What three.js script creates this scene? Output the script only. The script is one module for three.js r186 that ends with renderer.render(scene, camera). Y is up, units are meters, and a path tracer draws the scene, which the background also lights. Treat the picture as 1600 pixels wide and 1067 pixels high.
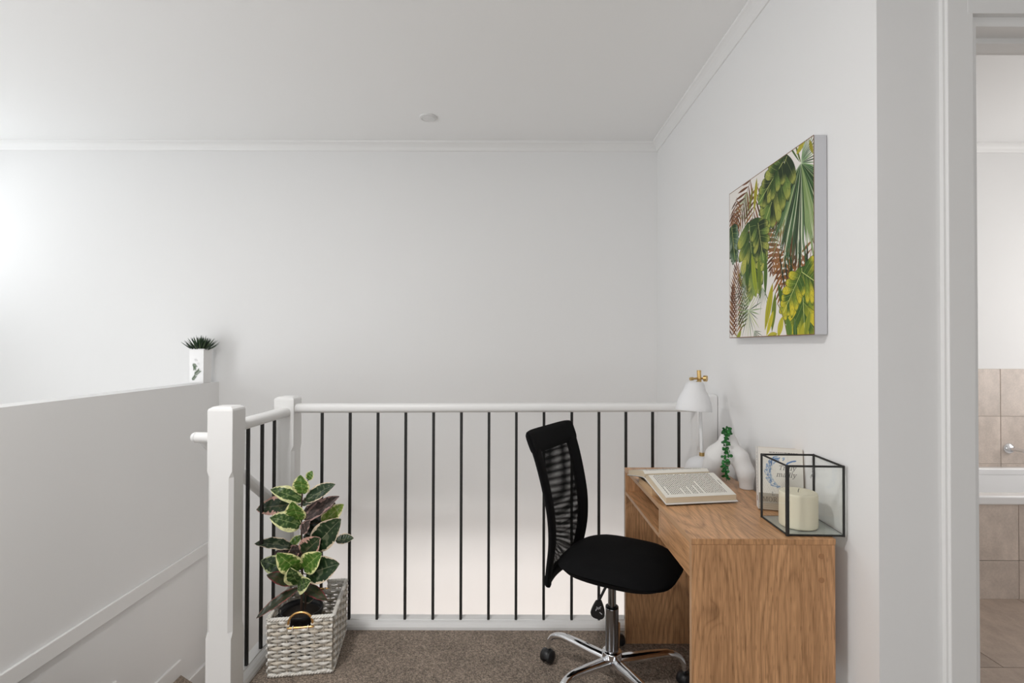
import * as THREE from 'three';
import { RoundedBoxGeometry } from 'three/addons/geometries/RoundedBoxGeometry.js';
import { mergeGeometries, mergeVertices } from 'three/addons/utils/BufferGeometryUtils.js';
import { MarchingCubes } from 'three/addons/objects/MarchingCubes.js';
import { RectAreaLightUniformsLib } from 'three/addons/lights/RectAreaLightUniformsLib.js';

// ------------------------------------------------------------ camera, sky, unseen light sources, exposure
const scene = new THREE.Scene();
const camera = new THREE.PerspectiveCamera(66.74, 1600 / 1067, 0.05, 60);
camera.position.set(0, 1.27, 0);
camera.rotation.set(THREE.MathUtils.degToRad(0.6), 0, 0.0026);
scene.background = new THREE.Color().setRGB(0.22, 0.23, 0.245);

const renderer = new THREE.WebGLRenderer({ antialias: true });
renderer.toneMapping = THREE.LinearToneMapping;
renderer.toneMappingExposure = 1.06;
renderer.shadowMap.enabled = true;
RectAreaLightUniformsLib.init();

function unseenLight(color, intensity, w, h, pos, target) {   // area light for the unseen windows and the unseen ceiling lamp
  const l = new THREE.RectAreaLight(color, intensity, w, h);
  l.position.set(...pos); l.lookAt(...target); scene.add(l);
  return l;
}
const LW = [2.7, 5.0, 3.2, 3.2, 7.6, 114];
unseenLight(0xf6fbff, LW[0], 0.8, 0.8, [-3.62, 2.0, -2.72], [0, 2.0, -2.72]);       // window_1, unseen in the left wall, placed to light the back corner
unseenLight(0xfafcff, LW[1], 1.5, 1.5, [-3.62, 0.95, -0.5], [0, 0.95, -0.5]);       // window_2, unseen in the left wall, set low to light ceiling and right wall
unseenLight(0xfbfdff, LW[2], 1.7, 1.75, [-0.85, 0.98, 2.42], [-0.85, 0.98, 0]);        // window_3, unseen opening behind the camera, placed to light low surfaces
unseenLight(0xfffcfa, LW[3], 1.2, 1.4, [3.92, 1.45, -2.35], [0, 1.45, -2.35]);      // window_4, unseen in the bathroom, placed to light its back wall and tiles
unseenLight(0xfff7f2, LW[4], 2.2, 1.6, [-0.3, -1.62, 0.48], [-0.3, -1.62, -3]);       // window_5, unseen in the lower storey, placed to light the stairwell wall
// unseen ceiling lamp above the landing, placed to light floor and walls; its fitting comes further down
const UNSEEN_LAMPS = [[-1.0, -0.7, LW[5]]];
for (const [x, z, i] of UNSEEN_LAMPS) unseenLight(0xfffdfb, i, 0.26, 0.26, [x, 2.573 - 0.075, z], [x, 0, z + 0.001]);

// ------------------------------------------------------------ helpers
let seed = 7;
const rnd = () => { seed = (seed * 1664525 + 1013904223) % 4294967296; return seed / 4294967296; };
const rr = (a, b) => a + (b - a) * rnd();
const R = THREE.MathUtils.degToRad;
const V = (x, y, z) => new THREE.Vector3(x, y, z);
const used = {};
function numbered(n) { used[n] = (used[n] ?? -1) + 1; return used[n] ? `${n}_${String(used[n]).padStart(3, '0')}` : n; }
function plain(g) {
  g = g.index ? g.toNonIndexed() : g;
  for (const k of Object.keys(g.attributes)) if (!['position', 'normal', 'uv'].includes(k)) g.deleteAttribute(k);
  if (!g.attributes.uv) g.setAttribute('uv', new THREE.BufferAttribute(new Float32Array(g.attributes.position.count * 2), 2));
  g.morphAttributes = {};
  return g;
}
const join = (gs) => (Array.isArray(gs) ? (gs.length === 1 ? gs[0] : mergeGeometries(gs.map(plain))) : gs);
function part(name, gs, mat, parent, label) {
  const m = new THREE.Mesh(join(gs), mat); m.name = numbered(name);
  m.castShadow = m.receiveShadow = true; parent.add(m);
  if (label) m.userData.label = label;
  return m;
}
function thing(name, label, category, pos = [0, 0, 0], turn = 0, group) {
  const o = new THREE.Group(); o.name = numbered(name); scene.add(o);
  o.position.set(...pos); o.rotation.y = turn; o.userData = { label, category };
  if (group) o.userData.group = group;
  return o;
}
function struct(name, gs, mat, parent = scene) {
  const m = part(name, gs, mat, parent);
  if (parent === scene) m.userData.kind = 'structure';
  return m;
}
// uv in metres from positions; the grain runs along the axis `along`
function uvMetres(g, along = 1, off = [0, 0]) {
  g = plain(g); const p = g.attributes.position, n = g.attributes.normal, uv = g.attributes.uv;
  for (let i = 0; i < p.count; i++) {
    const a = [Math.abs(n.getX(i)), Math.abs(n.getY(i)), Math.abs(n.getZ(i))];
    const k = a.indexOf(Math.max(...a)); const P = [p.getX(i), p.getY(i), p.getZ(i)];
    let ax = [0, 1, 2].filter((q) => q !== k); let v = ax.includes(along) ? along : ax[1]; let u = ax.find((q) => q !== v);
    uv.setXY(i, P[u] + off[0] + k * 0.137, P[v] + off[1]);
  }
  return g;
}
function bx(x0, x1, y0, y1, z0, z1, r = 0, along = 1, off) {
  const w = Math.abs(x1 - x0), h = Math.abs(y1 - y0), d = Math.abs(z1 - z0);
  const g = r ? new RoundedBoxGeometry(w, h, d, 2, Math.min(r, w / 2.01, h / 2.01, d / 2.01)) : new THREE.BoxGeometry(w, h, d);
  g.translate((x0 + x1) / 2, (y0 + y1) / 2, (z0 + z1) / 2);
  return uvMetres(g, along, off);
}
function bar(a, b, r, seg = 12, r2 = r) {
  const d = b.clone().sub(a); const g = new THREE.CylinderGeometry(r2, r, d.length(), seg);
  g.applyQuaternion(new THREE.Quaternion().setFromUnitVectors(V(0, 1, 0), d.normalize()));
  g.translate((a.x + b.x) / 2, (a.y + b.y) / 2, (a.z + b.z) / 2); return g;
}
function tube(pts, r, seg = 40, rad = 10, closed = false) { return new THREE.TubeGeometry(new THREE.CatmullRomCurve3(pts, closed, 'centripetal'), seg, r, rad, closed); }
function ball(p, r, s = [1, 1, 1]) { const g = new THREE.SphereGeometry(r, 16, 10); g.scale(...s); g.translate(p.x, p.y, p.z); return g; }
// tube of varying oval section along points: rx across, ry up
function sweep(pts, radii, n = 24, seg = 14, caps = true) {
  const c = new THREE.CatmullRomCurve3(pts, false, 'centripetal'); const pos = [], idx = [], uv = [];
  const up = V(0, 1, 0);
  for (let i = 0; i <= n; i++) {
    const t = i / n, p = c.getPointAt(t), d = c.getTangentAt(t);
    let s = V().crossVectors(d, up); if (s.lengthSq() < 1e-4) s.set(1, 0, 0); s.normalize(); const u = V().crossVectors(s, d).normalize();
    const f = t * (radii.length - 1), k = Math.min(radii.length - 2, Math.floor(f)), q = f - k;
    const rx = radii[k][0] * (1 - q) + radii[k + 1][0] * q, ry = radii[k][1] * (1 - q) + radii[k + 1][1] * q;
    for (let j = 0; j <= seg; j++) {
      const a = j / seg * Math.PI * 2; const v = p.clone().addScaledVector(s, Math.cos(a) * rx).addScaledVector(u, Math.sin(a) * ry);
      pos.push(v.x, v.y, v.z); uv.push(j / seg, t);
    }
  }
  for (let i = 0; i < n; i++) for (let j = 0; j < seg; j++) { const a = i * (seg + 1) + j, b = a + seg + 1; idx.push(a, a + 1, b, b, a + 1, b + 1); }
  if (caps) for (const e of [0, n]) {
    const base = e * (seg + 1), p = c.getPointAt(e / n), k = pos.length / 3; pos.push(p.x, p.y, p.z); uv.push(0.5, 0.5);
    for (let j = 0; j < seg; j++) e ? idx.push(base + j, base + j + 1, k) : idx.push(base + j + 1, base + j, k);
  }
  const g = new THREE.BufferGeometry(); g.setAttribute('position', new THREE.Float32BufferAttribute(pos, 3)); g.setAttribute('uv', new THREE.Float32BufferAttribute(uv, 2));
  g.setIndex(idx); g.computeVertexNormals(); return g;
}
// grid surface from f(u, v) -> Vector3
function grid(f, nu, nv) {
  const pos = [], uv = [], idx = [];
  for (let i = 0; i <= nu; i++) for (let j = 0; j <= nv; j++) { const p = f(i / nu, j / nv); pos.push(p.x, p.y, p.z); uv.push(i / nu, j / nv); }
  for (let i = 0; i < nu; i++) for (let j = 0; j < nv; j++) { const a = i * (nv + 1) + j, b = a + nv + 1; idx.push(a, b, a + 1, b, b + 1, a + 1); }
  const g = new THREE.BufferGeometry(); g.setAttribute('position', new THREE.Float32BufferAttribute(pos, 3)); g.setAttribute('uv', new THREE.Float32BufferAttribute(uv, 2));
  g.setIndex(idx); g.computeVertexNormals(); return g;
}
// closed solid between two grids (front and back)
function shell(f, b, nu, nv) {
  const A = grid(f, nu, nv), B = grid((u, v) => b(1 - u, v), nu, nv);
  const edge = (h, n) => grid((u, v) => { const [p, q] = h(u); return p.clone().lerp(q, v); }, n, 1);
  const e1 = edge((u) => [b(u, 0), f(u, 0)], nu), e2 = edge((u) => [f(u, 1), b(u, 1)], nu);
  const e3 = edge((v) => [f(0, v), b(0, v)], nv), e4 = edge((v) => [b(1, v), f(1, v)], nv);
  return mergeGeometries([A, B, e1, e2, e3, e4].map(plain));
}
// straight prism of a 2D profile [out, up] between two points; out is a direction, m0/m1 shift the ends along the run by m * out (mitre)
function prism(profile, p0, p1, out, m0 = 0, m1 = 0) {
  const d = p1.clone().sub(p0).normalize(), pos = [], n = profile.length; const tri = (a, b, c) => pos.push(a.x, a.y, a.z, b.x, b.y, b.z, c.x, c.y, c.z);
  const at = (p, o, m) => p.clone().addScaledVector(out, o[0]).add(V(0, o[1], 0)).addScaledVector(d, m * o[0]);
  const A = profile.map((o) => at(p0, o, m0)), B = profile.map((o) => at(p1, o, m1));
  for (let i = 0; i < n; i++) { const j = (i + 1) % n; tri(A[i], A[j], B[i]); tri(B[i], A[j], B[j]); }
  const faces = THREE.ShapeUtils.triangulateShape(profile.map((o) => new THREE.Vector2(...o)), []);
  for (const [a, b, c] of faces) { tri(A[a], A[c], A[b]); tri(B[a], B[b], B[c]); }
  const g = new THREE.BufferGeometry(); g.setAttribute('position', new THREE.Float32BufferAttribute(pos, 3)); g.computeVertexNormals(); return uvMetres(g);
}
function poly(pts, y0, y1, bevel = 0) {   // plan polygon [x, z] from y0 to y1
  const s = new THREE.Shape(pts.map(([x, z]) => new THREE.Vector2(x, -z)));
  const g = new THREE.ExtrudeGeometry(s, { depth: y1 - y0 - 2 * bevel, bevelEnabled: bevel > 0, bevelSize: bevel, bevelThickness: bevel, bevelSegments: 4, bevelOffset: -bevel });
  g.rotateX(-Math.PI / 2); g.translate(0, y0 + bevel, 0); return uvMetres(g);
}

// ------------------------------------------------------------ noise and textures
const hash = (x, y, s) => { let h = (x * 374761393 + y * 668265263 + s * 974634533) | 0; h = Math.imul(h ^ (h >>> 13), 1274126177); h ^= h >>> 16; return (h >>> 0) / 4294967295; };
function vnoise(x, y, px, py, s) {   // periodic value noise
  const xi = Math.floor(x), yi = Math.floor(y), fx = x - xi, fy = y - yi, u = fx * fx * (3 - 2 * fx), v = fy * fy * (3 - 2 * fy);
  const w = (a, n) => ((a % n) + n) % n;
  const h = (i, j) => hash(w(xi + i, px), w(yi + j, py), s);
  return (h(0, 0) * (1 - u) + h(1, 0) * u) * (1 - v) + (h(0, 1) * (1 - u) + h(1, 1) * u) * v;
}
function tex(w, h, f, color = true) {
  const d = new Uint8Array(w * h * 4);
  for (let y = 0; y < h; y++) for (let x = 0; x < w; x++) { const c = f(x / w, y / h), i = (y * w + x) * 4; d[i] = c[0]; d[i + 1] = c[1]; d[i + 2] = c[2]; d[i + 3] = 255; }
  const t = new THREE.DataTexture(d, w, h); t.wrapS = t.wrapT = THREE.RepeatWrapping; t.magFilter = THREE.LinearFilter; t.minFilter = THREE.LinearFilter;
  if (color) t.colorSpace = THREE.SRGBColorSpace; t.needsUpdate = true; return t;
}
function rep(t, w, h) { const c = t.clone(); c.repeat.set(1 / w, 1 / h); c.needsUpdate = true; return c; }   // one tile is w by h metres
const cl = (v) => Math.max(0, Math.min(255, v));

const plasterBump = tex(256, 256, (u, v) => { const n = 128 + 50 * (vnoise(u * 64, v * 64, 64, 64, 3) - 0.5) + 40 * (vnoise(u * 24, v * 24, 24, 24, 4) - 0.5); return [n, n, n]; }, false);
// oak: flat-sawn arches that stretch along the grain, fibres, pores and a knot
function oak(w, h, s, hearts) {
  return tex(w, h, (u, v) => {
    const warp = (vnoise(u * 4, v * 3, 4, 3, s) - 0.5) * 1.1 + (vnoise(u * 9, v * 6, 9, 6, s + 1) - 0.5) * 0.5;
    let d = 9; for (const [c, k] of hearts) d = Math.min(d, Math.abs(u - c) * k);
    let ph = 9 * Math.sqrt(d * d * 6 + 0.02) + 6 * v + 2.2 * warp;
    const kx = (u - 0.16) / 0.05, ky = (v - 0.60) / 0.035; ph += 1.8 * Math.exp(-(kx * kx + ky * ky));
    const f = ((ph % 1) + 1) % 1, line = Math.pow(1 - Math.abs(f - 0.5) * 2, 2.5);
    const fib = vnoise(u * 150, v * 14, 150, 14, s + 2) * 0.55 + vnoise(u * 300, v * 34, 300, 34, s + 3) * 0.45;
    const pore = vnoise(u * 230, v * 36, 230, 36, s + 4), pr = pore > 0.74 ? (pore - 0.74) * 3 : 0;
    const broad = vnoise(u * 6, v * 2, 6, 2, s + 5), kn = Math.exp(-(kx * kx * 2 + ky * ky * 2));
    const k = 1.05 - 0.13 * line * (0.6 + 0.8 * broad) - 0.26 * (fib - 0.5) - 0.22 * pr - 0.16 * kn + 0.14 * (broad - 0.5);
    return [cl(192 * k), cl(145 * Math.pow(k, 1.12)), cl(103 * Math.pow(k, 1.28))];
  });
}
const oakTex = oak(768, 1536, 11, [[0.62, 1.15], [0.17, 1.4]]), oakTex2 = oak(768, 1536, 41, [[0.35, 1], [0.8, 1.2]]);
const oakBump = tex(512, 512, (u, v) => { const n = 128 + 90 * (vnoise(u * 180, v * 12, 180, 12, 13) - 0.5); return [n, n, n]; }, false);
const carpetTex = tex(512, 512, (u, v) => {
  const a = vnoise(u * 150, v * 150, 150, 150, 21), b = vnoise(u * 70, v * 70, 70, 70, 22), c = vnoise(u * 6, v * 6, 6, 6, 23);
  const k = 0.72 + 0.42 * a + 0.2 * (b - 0.5) + 0.12 * (c - 0.5);
  return [cl(156 * k), cl(141 * k), cl(127 * k)];
});
const carpetBump = tex(512, 512, (u, v) => { const n = 255 * (0.6 * vnoise(u * 150, v * 150, 150, 150, 21) + 0.4 * vnoise(u * 90, v * 90, 90, 90, 24)); return [n, n, n]; }, false);
const stoneTex = tex(512, 512, (u, v) => {
  const a = vnoise(u * 5, v * 7, 5, 7, 31), b = vnoise(u * 14, v * 22, 14, 22, 32), c = vnoise(u * 90, v * 90, 90, 90, 33);
  const k = 0.9 + 0.07 * (a - 0.5) + 0.06 * (b - 0.5) + 0.05 * (c - 0.5); return [cl(230 * k), cl(215 * k), cl(203 * k)];
});
const fibreTex = tex(256, 256, (u, v) => {   // twisted paper fibres
  const s = vnoise((u * 2 + v) * 18, v * 6, 54, 6, 51), n = vnoise(u * 60, v * 30, 60, 30, 52); const k = 0.97 + 0.34 * (s - 0.5) + 0.26 * (n - 0.5);
  return [cl(248 * k), cl(242 * k), cl(232 * k)];
});
const fibreBump = tex(256, 256, (u, v) => { const n = 255 * vnoise((u * 2 + v) * 18, v * 6, 54, 6, 51); return [n, n, n]; }, false);
const fabricBump = tex(256, 256, (u, v) => { const n = 128 + 60 * Math.sin(u * 120 * Math.PI) * Math.sin(v * 120 * Math.PI) + 40 * (rndTex(u, v) - 0.5); return [n, n, n]; }, false);
function rndTex(u, v) { return hash(Math.floor(u * 256), Math.floor(v * 256), 5); }
const concreteBump = tex(256, 256, (u, v) => { const n = 128 + 90 * (vnoise(u * 40, v * 40, 40, 40, 61) - 0.5) + 60 * (vnoise(u * 100, v * 100, 100, 100, 62) - 0.5); return [n, n, n]; }, false);

const std = (o) => new THREE.MeshStandardMaterial(o), phys = (o) => new THREE.MeshPhysicalMaterial(o);
const lin = (r, g, b) => new THREE.Color().setRGB(r, g, b);
const M = {
  wall: std({ color: lin(0.86, 0.857, 0.850), roughness: 0.9, bumpMap: rep(plasterBump, 0.3, 0.3), bumpScale: 0.0003 }),
  ceiling: std({ color: lin(0.93, 0.928, 0.92), roughness: 0.95, bumpMap: rep(plasterBump, 0.3, 0.3), bumpScale: 0.0002 }),
  trim: phys({ color: lin(0.85, 0.846, 0.835), roughness: 0.38 }),
  carpet: std({ map: rep(carpetTex, 0.55, 0.55), roughness: 1, bumpMap: rep(carpetBump, 0.55, 0.55), bumpScale: 0.006 }),
  steelBlack: std({ color: lin(0.012, 0.011, 0.010), roughness: 0.55 }),
  oak: phys({ map: rep(oakTex, 0.5, 0.95), roughness: 0.42, bumpMap: rep(oakBump, 0.4, 0.6), bumpScale: 0.0003 }),
  oak2: phys({ map: rep(oakTex2, 0.5, 1.0), roughness: 0.36, bumpMap: rep(oakBump, 0.4, 0.6), bumpScale: 0.0003 }),
  oakEdge: phys({ color: lin(0.52, 0.31, 0.17), map: null, roughness: 0.45 }),
  plug: std({ color: lin(0.40, 0.20, 0.09), roughness: 0.5 }),
  fabric: phys({ color: lin(0.0045, 0.0045, 0.005), specularIntensity: 0.35, roughness: 0.95, bumpMap: rep(fabricBump, 0.06, 0.06), bumpScale: 0.0004 }),
  plastic: std({ color: lin(0.010, 0.010, 0.011), roughness: 0.4 }),
  chrome: std({ color: lin(0.80, 0.81, 0.83), roughness: 0.09, metalness: 1 }),
  gunmetal: std({ color: lin(0.30, 0.30, 0.31), roughness: 0.22, metalness: 1 }),
  gold: std({ color: lin(0.86, 0.52, 0.20), roughness: 0.22, metalness: 1 }),
  brass: std({ color: lin(0.62, 0.43, 0.18), roughness: 0.34, metalness: 1 }),
  whiteMatt: std({ color: lin(0.83, 0.83, 0.84), roughness: 0.7, bumpMap: rep(concreteBump, 0.08, 0.08), bumpScale: 0.0006 }),
  whiteMetal: std({ color: lin(0.80, 0.80, 0.80), roughness: 0.4 }),
  ceramic: std({ color: lin(0.76, 0.745, 0.73), roughness: 0.85, bumpMap: rep(concreteBump, 0.06, 0.06), bumpScale: 0.0004 }),
  pot: phys({ color: lin(0.82, 0.81, 0.80), roughness: 0.28, clearcoat: 0.4 }),
  soil: std({ color: lin(0.02, 0.014, 0.01), roughness: 1 }),
  stem: std({ color: lin(0.055, 0.030, 0.018), roughness: 0.8 }),
  wicker: std({ map: rep(fibreTex, 1, 1), roughness: 0.85, bumpMap: rep(fibreBump, 1, 1), bumpScale: 0.0015 }),
  wicker2: std({ color: lin(0.82, 0.77, 0.70), map: rep(fibreTex, 1, 1), roughness: 0.85, bumpMap: rep(fibreBump, 1, 1), bumpScale: 0.0015 }),
  glass: phys({ color: lin(0.982, 0.99, 0.985), roughness: 0, transmission: 1, thickness: 0, ior: 1.45 }),
  wax: phys({ color: lin(0.92, 0.86, 0.67), roughness: 0.55, transmission: 0.12, thickness: 0.02, attenuationColor: lin(0.9, 0.75, 0.45), attenuationDistance: 0.03 }),
  wick: std({ color: lin(0.05, 0.04, 0.03), roughness: 1 }),
  paper: std({ color: lin(0.78, 0.74, 0.67), roughness: 0.9 }),
  pageEdge: std({ color: lin(0.66, 0.55, 0.40), roughness: 0.9 }),
  kraft: std({ color: lin(0.62, 0.40, 0.22), roughness: 0.9 }),
  coverDark: std({ color: lin(0.012, 0.012, 0.016), roughness: 0.5 }),
  coverWhite: std({ color: lin(0.78, 0.77, 0.75), roughness: 0.5 }),
  tile: phys({ map: rep(stoneTex, 0.6, 0.6), roughness: 0.35 }),
  floorTile: phys({ color: lin(0.62, 0.57, 0.53), map: rep(stoneTex, 0.45, 0.45), roughness: 0.45 }),
  grout: std({ color: lin(0.33, 0.28, 0.24), roughness: 0.9 }),
  acrylic: phys({ color: lin(0.86, 0.86, 0.86), roughness: 0.15, clearcoat: 0.5 }),
  greenLeaf: std({ color: lin(0.012, 0.14, 0.022), roughness: 0.5, side: THREE.DoubleSide }),
  canvasSide: std({ color: lin(0.60, 0.60, 0.62), roughness: 0.9 }),
};

// ------------------------------------------------------------ the room
const CEIL = 2.573, ZB = -3.30, XR = 0.925, LOW = -2.7, XH = -1.863;
struct('floor', [
  bx(-1.06, XR, -0.3, 0, -2.40, -1.86), bx(XH, XR, -0.3, 0, -1.86, -1.31), bx(XH, 2.6, -0.3, 0, -1.31, 2.5)], M.carpet);
struct('unseen_floor_left', bx(-3.7, XH - 0.11, -0.3, 0, ZB, 2.5), std({ color: lin(0.84, 0.825, 0.80), roughness: 0.6 }));  // unseen floor, pale colour chosen to bounce light to the ceiling
struct('unseen_floor_lower', bx(-3.7, 2.6, LOW - 0.1, LOW, ZB, 2.5), std({ color: lin(0.74, 0.71, 0.68), roughness: 0.6 }));  // out of view, kept pale to throw stairwell light upward
struct('ceiling', bx(-3.85, 4.15, CEIL, CEIL + 0.12, ZB - 0.12, 2.62), M.ceiling);
struct('wall_back', bx(-3.85, 4.15, LOW, CEIL, ZB - 0.12, ZB), M.wall);

const DX0 = 1.159, DX1 = 1.979, DH = 2.105;
struct('wall_doorway', [bx(XR, DX0, LOW, CEIL, -1.43, -1.31), bx(DX1, 2.6, LOW, CEIL, -1.43, -1.31), bx(DX0, DX1, DH, CEIL, -1.43, -1.31), bx(DX0, DX1, LOW, -0.02, -1.43, -1.31)], M.wall);
struct('wall_hall', bx(2.6, 2.72, LOW, CEIL, -1.43, 2.62), M.wall);
struct('wall_half', bx(XH - 0.11, XH, LOW, 1.044, ZB, 2.5), M.wall);
function holed(x0, x1, z0, z1, holes, alongZ) {   // a wall with holes for unseen windows [a0, a1, h0, h1]
  const gs = []; const lo = alongZ ? z0 : x0, hi = alongZ ? z1 : x1;
  const put = (a0, a1, h0, h1) => { if (a1 - a0 > 1e-4 && h1 - h0 > 1e-4) gs.push(alongZ ? bx(x0, x1, h0, h1, a0, a1) : bx(a0, a1, h0, h1, z0, z1)); };
  let a = lo;
  for (const [a0, a1, h0, h1] of holes) { put(a, a0, LOW, CEIL); put(a0, a1, LOW, h0); put(a0, a1, h1, CEIL); a = a1; }
  put(a, hi, LOW, CEIL); return gs;
}
struct('wall_right', bx(XR, XR + 0.115, LOW, CEIL, ZB, -1.43), M.wall);
struct('unseen_wall_lower', [bx(XH, -1.45, LOW, -0.3, 0.5, 0.62), bx(0.85, 2.6, LOW, -0.3, 0.5, 0.62), bx(-1.45, 0.85, LOW, -2.45, 0.5, 0.62), bx(-1.45, 0.85, -0.8, -0.3, 0.5, 0.62)], M.wall);  // unseen partition, put in to carry the lower opening
struct('wall_left', holed(-3.85, -3.7, ZB, 2.62, [[-3.12, -2.32, 1.6, 2.4], [-1.25, 0.25, 0.2, 1.7]], true), M.wall);
struct('wall_behind', holed(-3.85, 2.72, 2.5, 2.62, [[-1.75, 0.05, 0.05, 1.9]], false), M.wall);
struct('wall_bathroom', holed(4.0, 4.15, ZB, -1.43, [[-2.95, -1.75, 0.75, 2.15]], true), M.wall);
struct('wall_bathroom_front', bx(2.6, 4.15, 0, CEIL, -1.43, -1.31), M.wall);
function unseenWindowUnit(n, x0, x1, h0, h1, z0, z1, alongZ) {  // windows out of view, sized and placed for what they light
  const o = new THREE.Group(); o.name = `window_${n}`; o.userData.kind = 'structure'; scene.add(o);
  const t = 0.05, g = [];
  if (alongZ) { g.push(bx(x0, x1, h0, h0 + t, z0, z1), bx(x0, x1, h1 - t, h1, z0, z1), bx(x0, x1, h0, h1, z0, z0 + t), bx(x0, x1, h0, h1, z1 - t, z1)); } else { g.push(bx(x0, x1, h0, h0 + t, z0, z1), bx(x0, x1, h1 - t, h1, z0, z1), bx(x0, x0 + t, h0, h1, z0, z1), bx(x1 - t, x1, h0, h1, z0, z1)); }
  part('window_frame', g, M.trim, o);
  part('window_pane', alongZ ? bx((x0 + x1) / 2 - 0.002, (x0 + x1) / 2 + 0.002, h0 + t, h1 - t, z0 + t, z1 - t) : bx(x0 + t, x1 - t, h0 + t, h1 - t, (z0 + z1) / 2 - 0.002, (z0 + z1) / 2 + 0.002), M.glass, o);
}
unseenWindowUnit(1, -3.82, -3.76, 1.6, 2.4, -3.12, -2.32, true);
unseenWindowUnit(2, -3.82, -3.76, 0.2, 1.7, -1.25, 0.25, true);
unseenWindowUnit(3, -1.75, 0.05, 0.05, 1.9, 2.55, 2.60, false);
unseenWindowUnit(5, -1.45, 0.85, -2.45, -0.8, 0.54, 0.60, false);
unseenWindowUnit(4, 4.04, 4.10, 0.75, 2.15, -2.95, -1.75, true);

// cornices: small cove
const cove = [[0, 0], [0, -0.055], [0.006, -0.055], [0.010, -0.048], [0.015, -0.036], [0.023, -0.024], [0.033, -0.015], [0.040, -0.011], [0.042, -0.005], [0.042, 0]];
struct('trim_1', prism(cove, V(-3.7, CEIL, ZB), V(XR, CEIL, ZB), V(0, 0, 1), 0, -1), M.trim);
struct('trim_2', prism(cove, V(XR, CEIL, ZB), V(XR, CEIL, -1.31), V(-1, 0, 0), 1, 0), M.trim);
struct('trim_3', prism(cove, V(XR + 0.115, CEIL, ZB), V(4.0, CEIL, ZB), V(0, 0, 1), 0, 0), M.trim);
struct('trim_4', prism(cove, V(XR, CEIL, -1.31), V(2.6, CEIL, -1.31), V(0, 0, 1), 0, 0), M.trim);
// floor-edge board along the half wall and stepped stair skirting below it
struct('trim_5', bx(XH, XH + 0.014, 0.006, 0.075, ZB, -0.4, 0.003), M.trim);
struct('trim_6', [bx(XH, XH + 0.016, -0.66, -0.485, -2.925, -2.42, 0.004), bx(XH, XH + 0.016, -0.90, -0.65, ZB, -2.925, 0.004), bx(XH, XH + 0.016, -0.48, -0.30, -2.45, -2.1, 0.004)], M.trim);
struct('baseboard_right', bx(XR - 0.014, XR, 0, 0.09, -2.34, -1.31, 0.003), M.trim);
struct('baseboard_doorway', bx(XR, 1.082, 0, 0.09, -1.31, -1.296, 0.003), M.trim);

// door surround
const door = new THREE.Group(); door.name = 'door_1'; door.userData.kind = 'structure'; scene.add(door);
const AR = 0.067;
part('architrave', [
  bx(1.0825, 1.0905, 0, DH + AR + 0.06, -1.31, -1.298, 0.001), bx(1.0885, DX0 - 0.004, 0, DH + AR + 0.06, -1.31, -1.291, 0.003),
  bx(DX1 + 0.004, DX1 + AR, 0, DH + AR - 0.006, -1.31, -1.291, 0.004),
  bx(DX0 - 0.02, DX1 + AR, DH + 0.004, DH + AR - 0.006, -1.31, -1.2905, 0.002)], M.trim, door);
part('door_jamb', [bx(DX0 - 0.008, DX0 + 0.014, 0, DH + 0.008, -1.435, -1.305), bx(DX1 - 0.014, DX1 + 0.008, 0, DH + 0.008, -1.435, -1.305), bx(DX0 - 0.007, DX1 + 0.007, DH - 0.02, DH + 0.0075, -1.434, -1.3055)], M.trim, door);
part('door_stop', [bx(DX0 + 0.012, DX0 + 0.024, 0, DH - 0.02, -1.40, -1.355, 0.002), bx(DX1 - 0.024, DX1 - 0.012, 0, DH - 0.02, -1.40, -1.355, 0.002), bx(DX0, DX1, DH - 0.034, DH - 0.018, -1.40, -1.355, 0.002)], M.trim, door);

// ------------------------------------------------------------ stairs
const stairs = thing('staircase', 'carpeted winder stairs descending beside the half wall, seen at the lower left', 'stairs');
const rise = 0.19, XS = XH + 0.003, ZS = ZB + 0.003;
part('stair_step', poly([[XS, -1.865], [-1.08, -1.865], [-1.08, -2.16], [XS, -2.16]], -0.40, -rise, 0.014), M.carpet, stairs);
part('stair_step', poly([[XS, -2.15], [-1.08, -2.15], [-1.08, -2.45], [XS, -2.45]], -0.60, -2 * rise, 0.014), M.carpet, stairs);
part('stair_step', poly([[-1.08, -2.44], [XS, -2.44], [XS, -2.935]], -0.80, -3 * rise, 0.014), M.carpet, stairs);
part('stair_step', poly([[-1.08, -2.45], [XS, -2.90], [XS, ZS], [-1.55, ZS]], -1.0, -4 * rise, 0.014), M.carpet, stairs);
part('stair_step', poly([[-1.08, -2.45], [-1.58, ZS], [-1.08, ZS]], -1.2, -5 * rise, 0.014), M.carpet, stairs);
for (let k = 0; k < 7; k++) part('stair_step', bx(-1.08 + k * 0.25, -0.82 + k * 0.25, -1.38 - k * rise, -6 * rise - k * rise, ZS, -2.45, 0.014), M.carpet, stairs);

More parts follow.
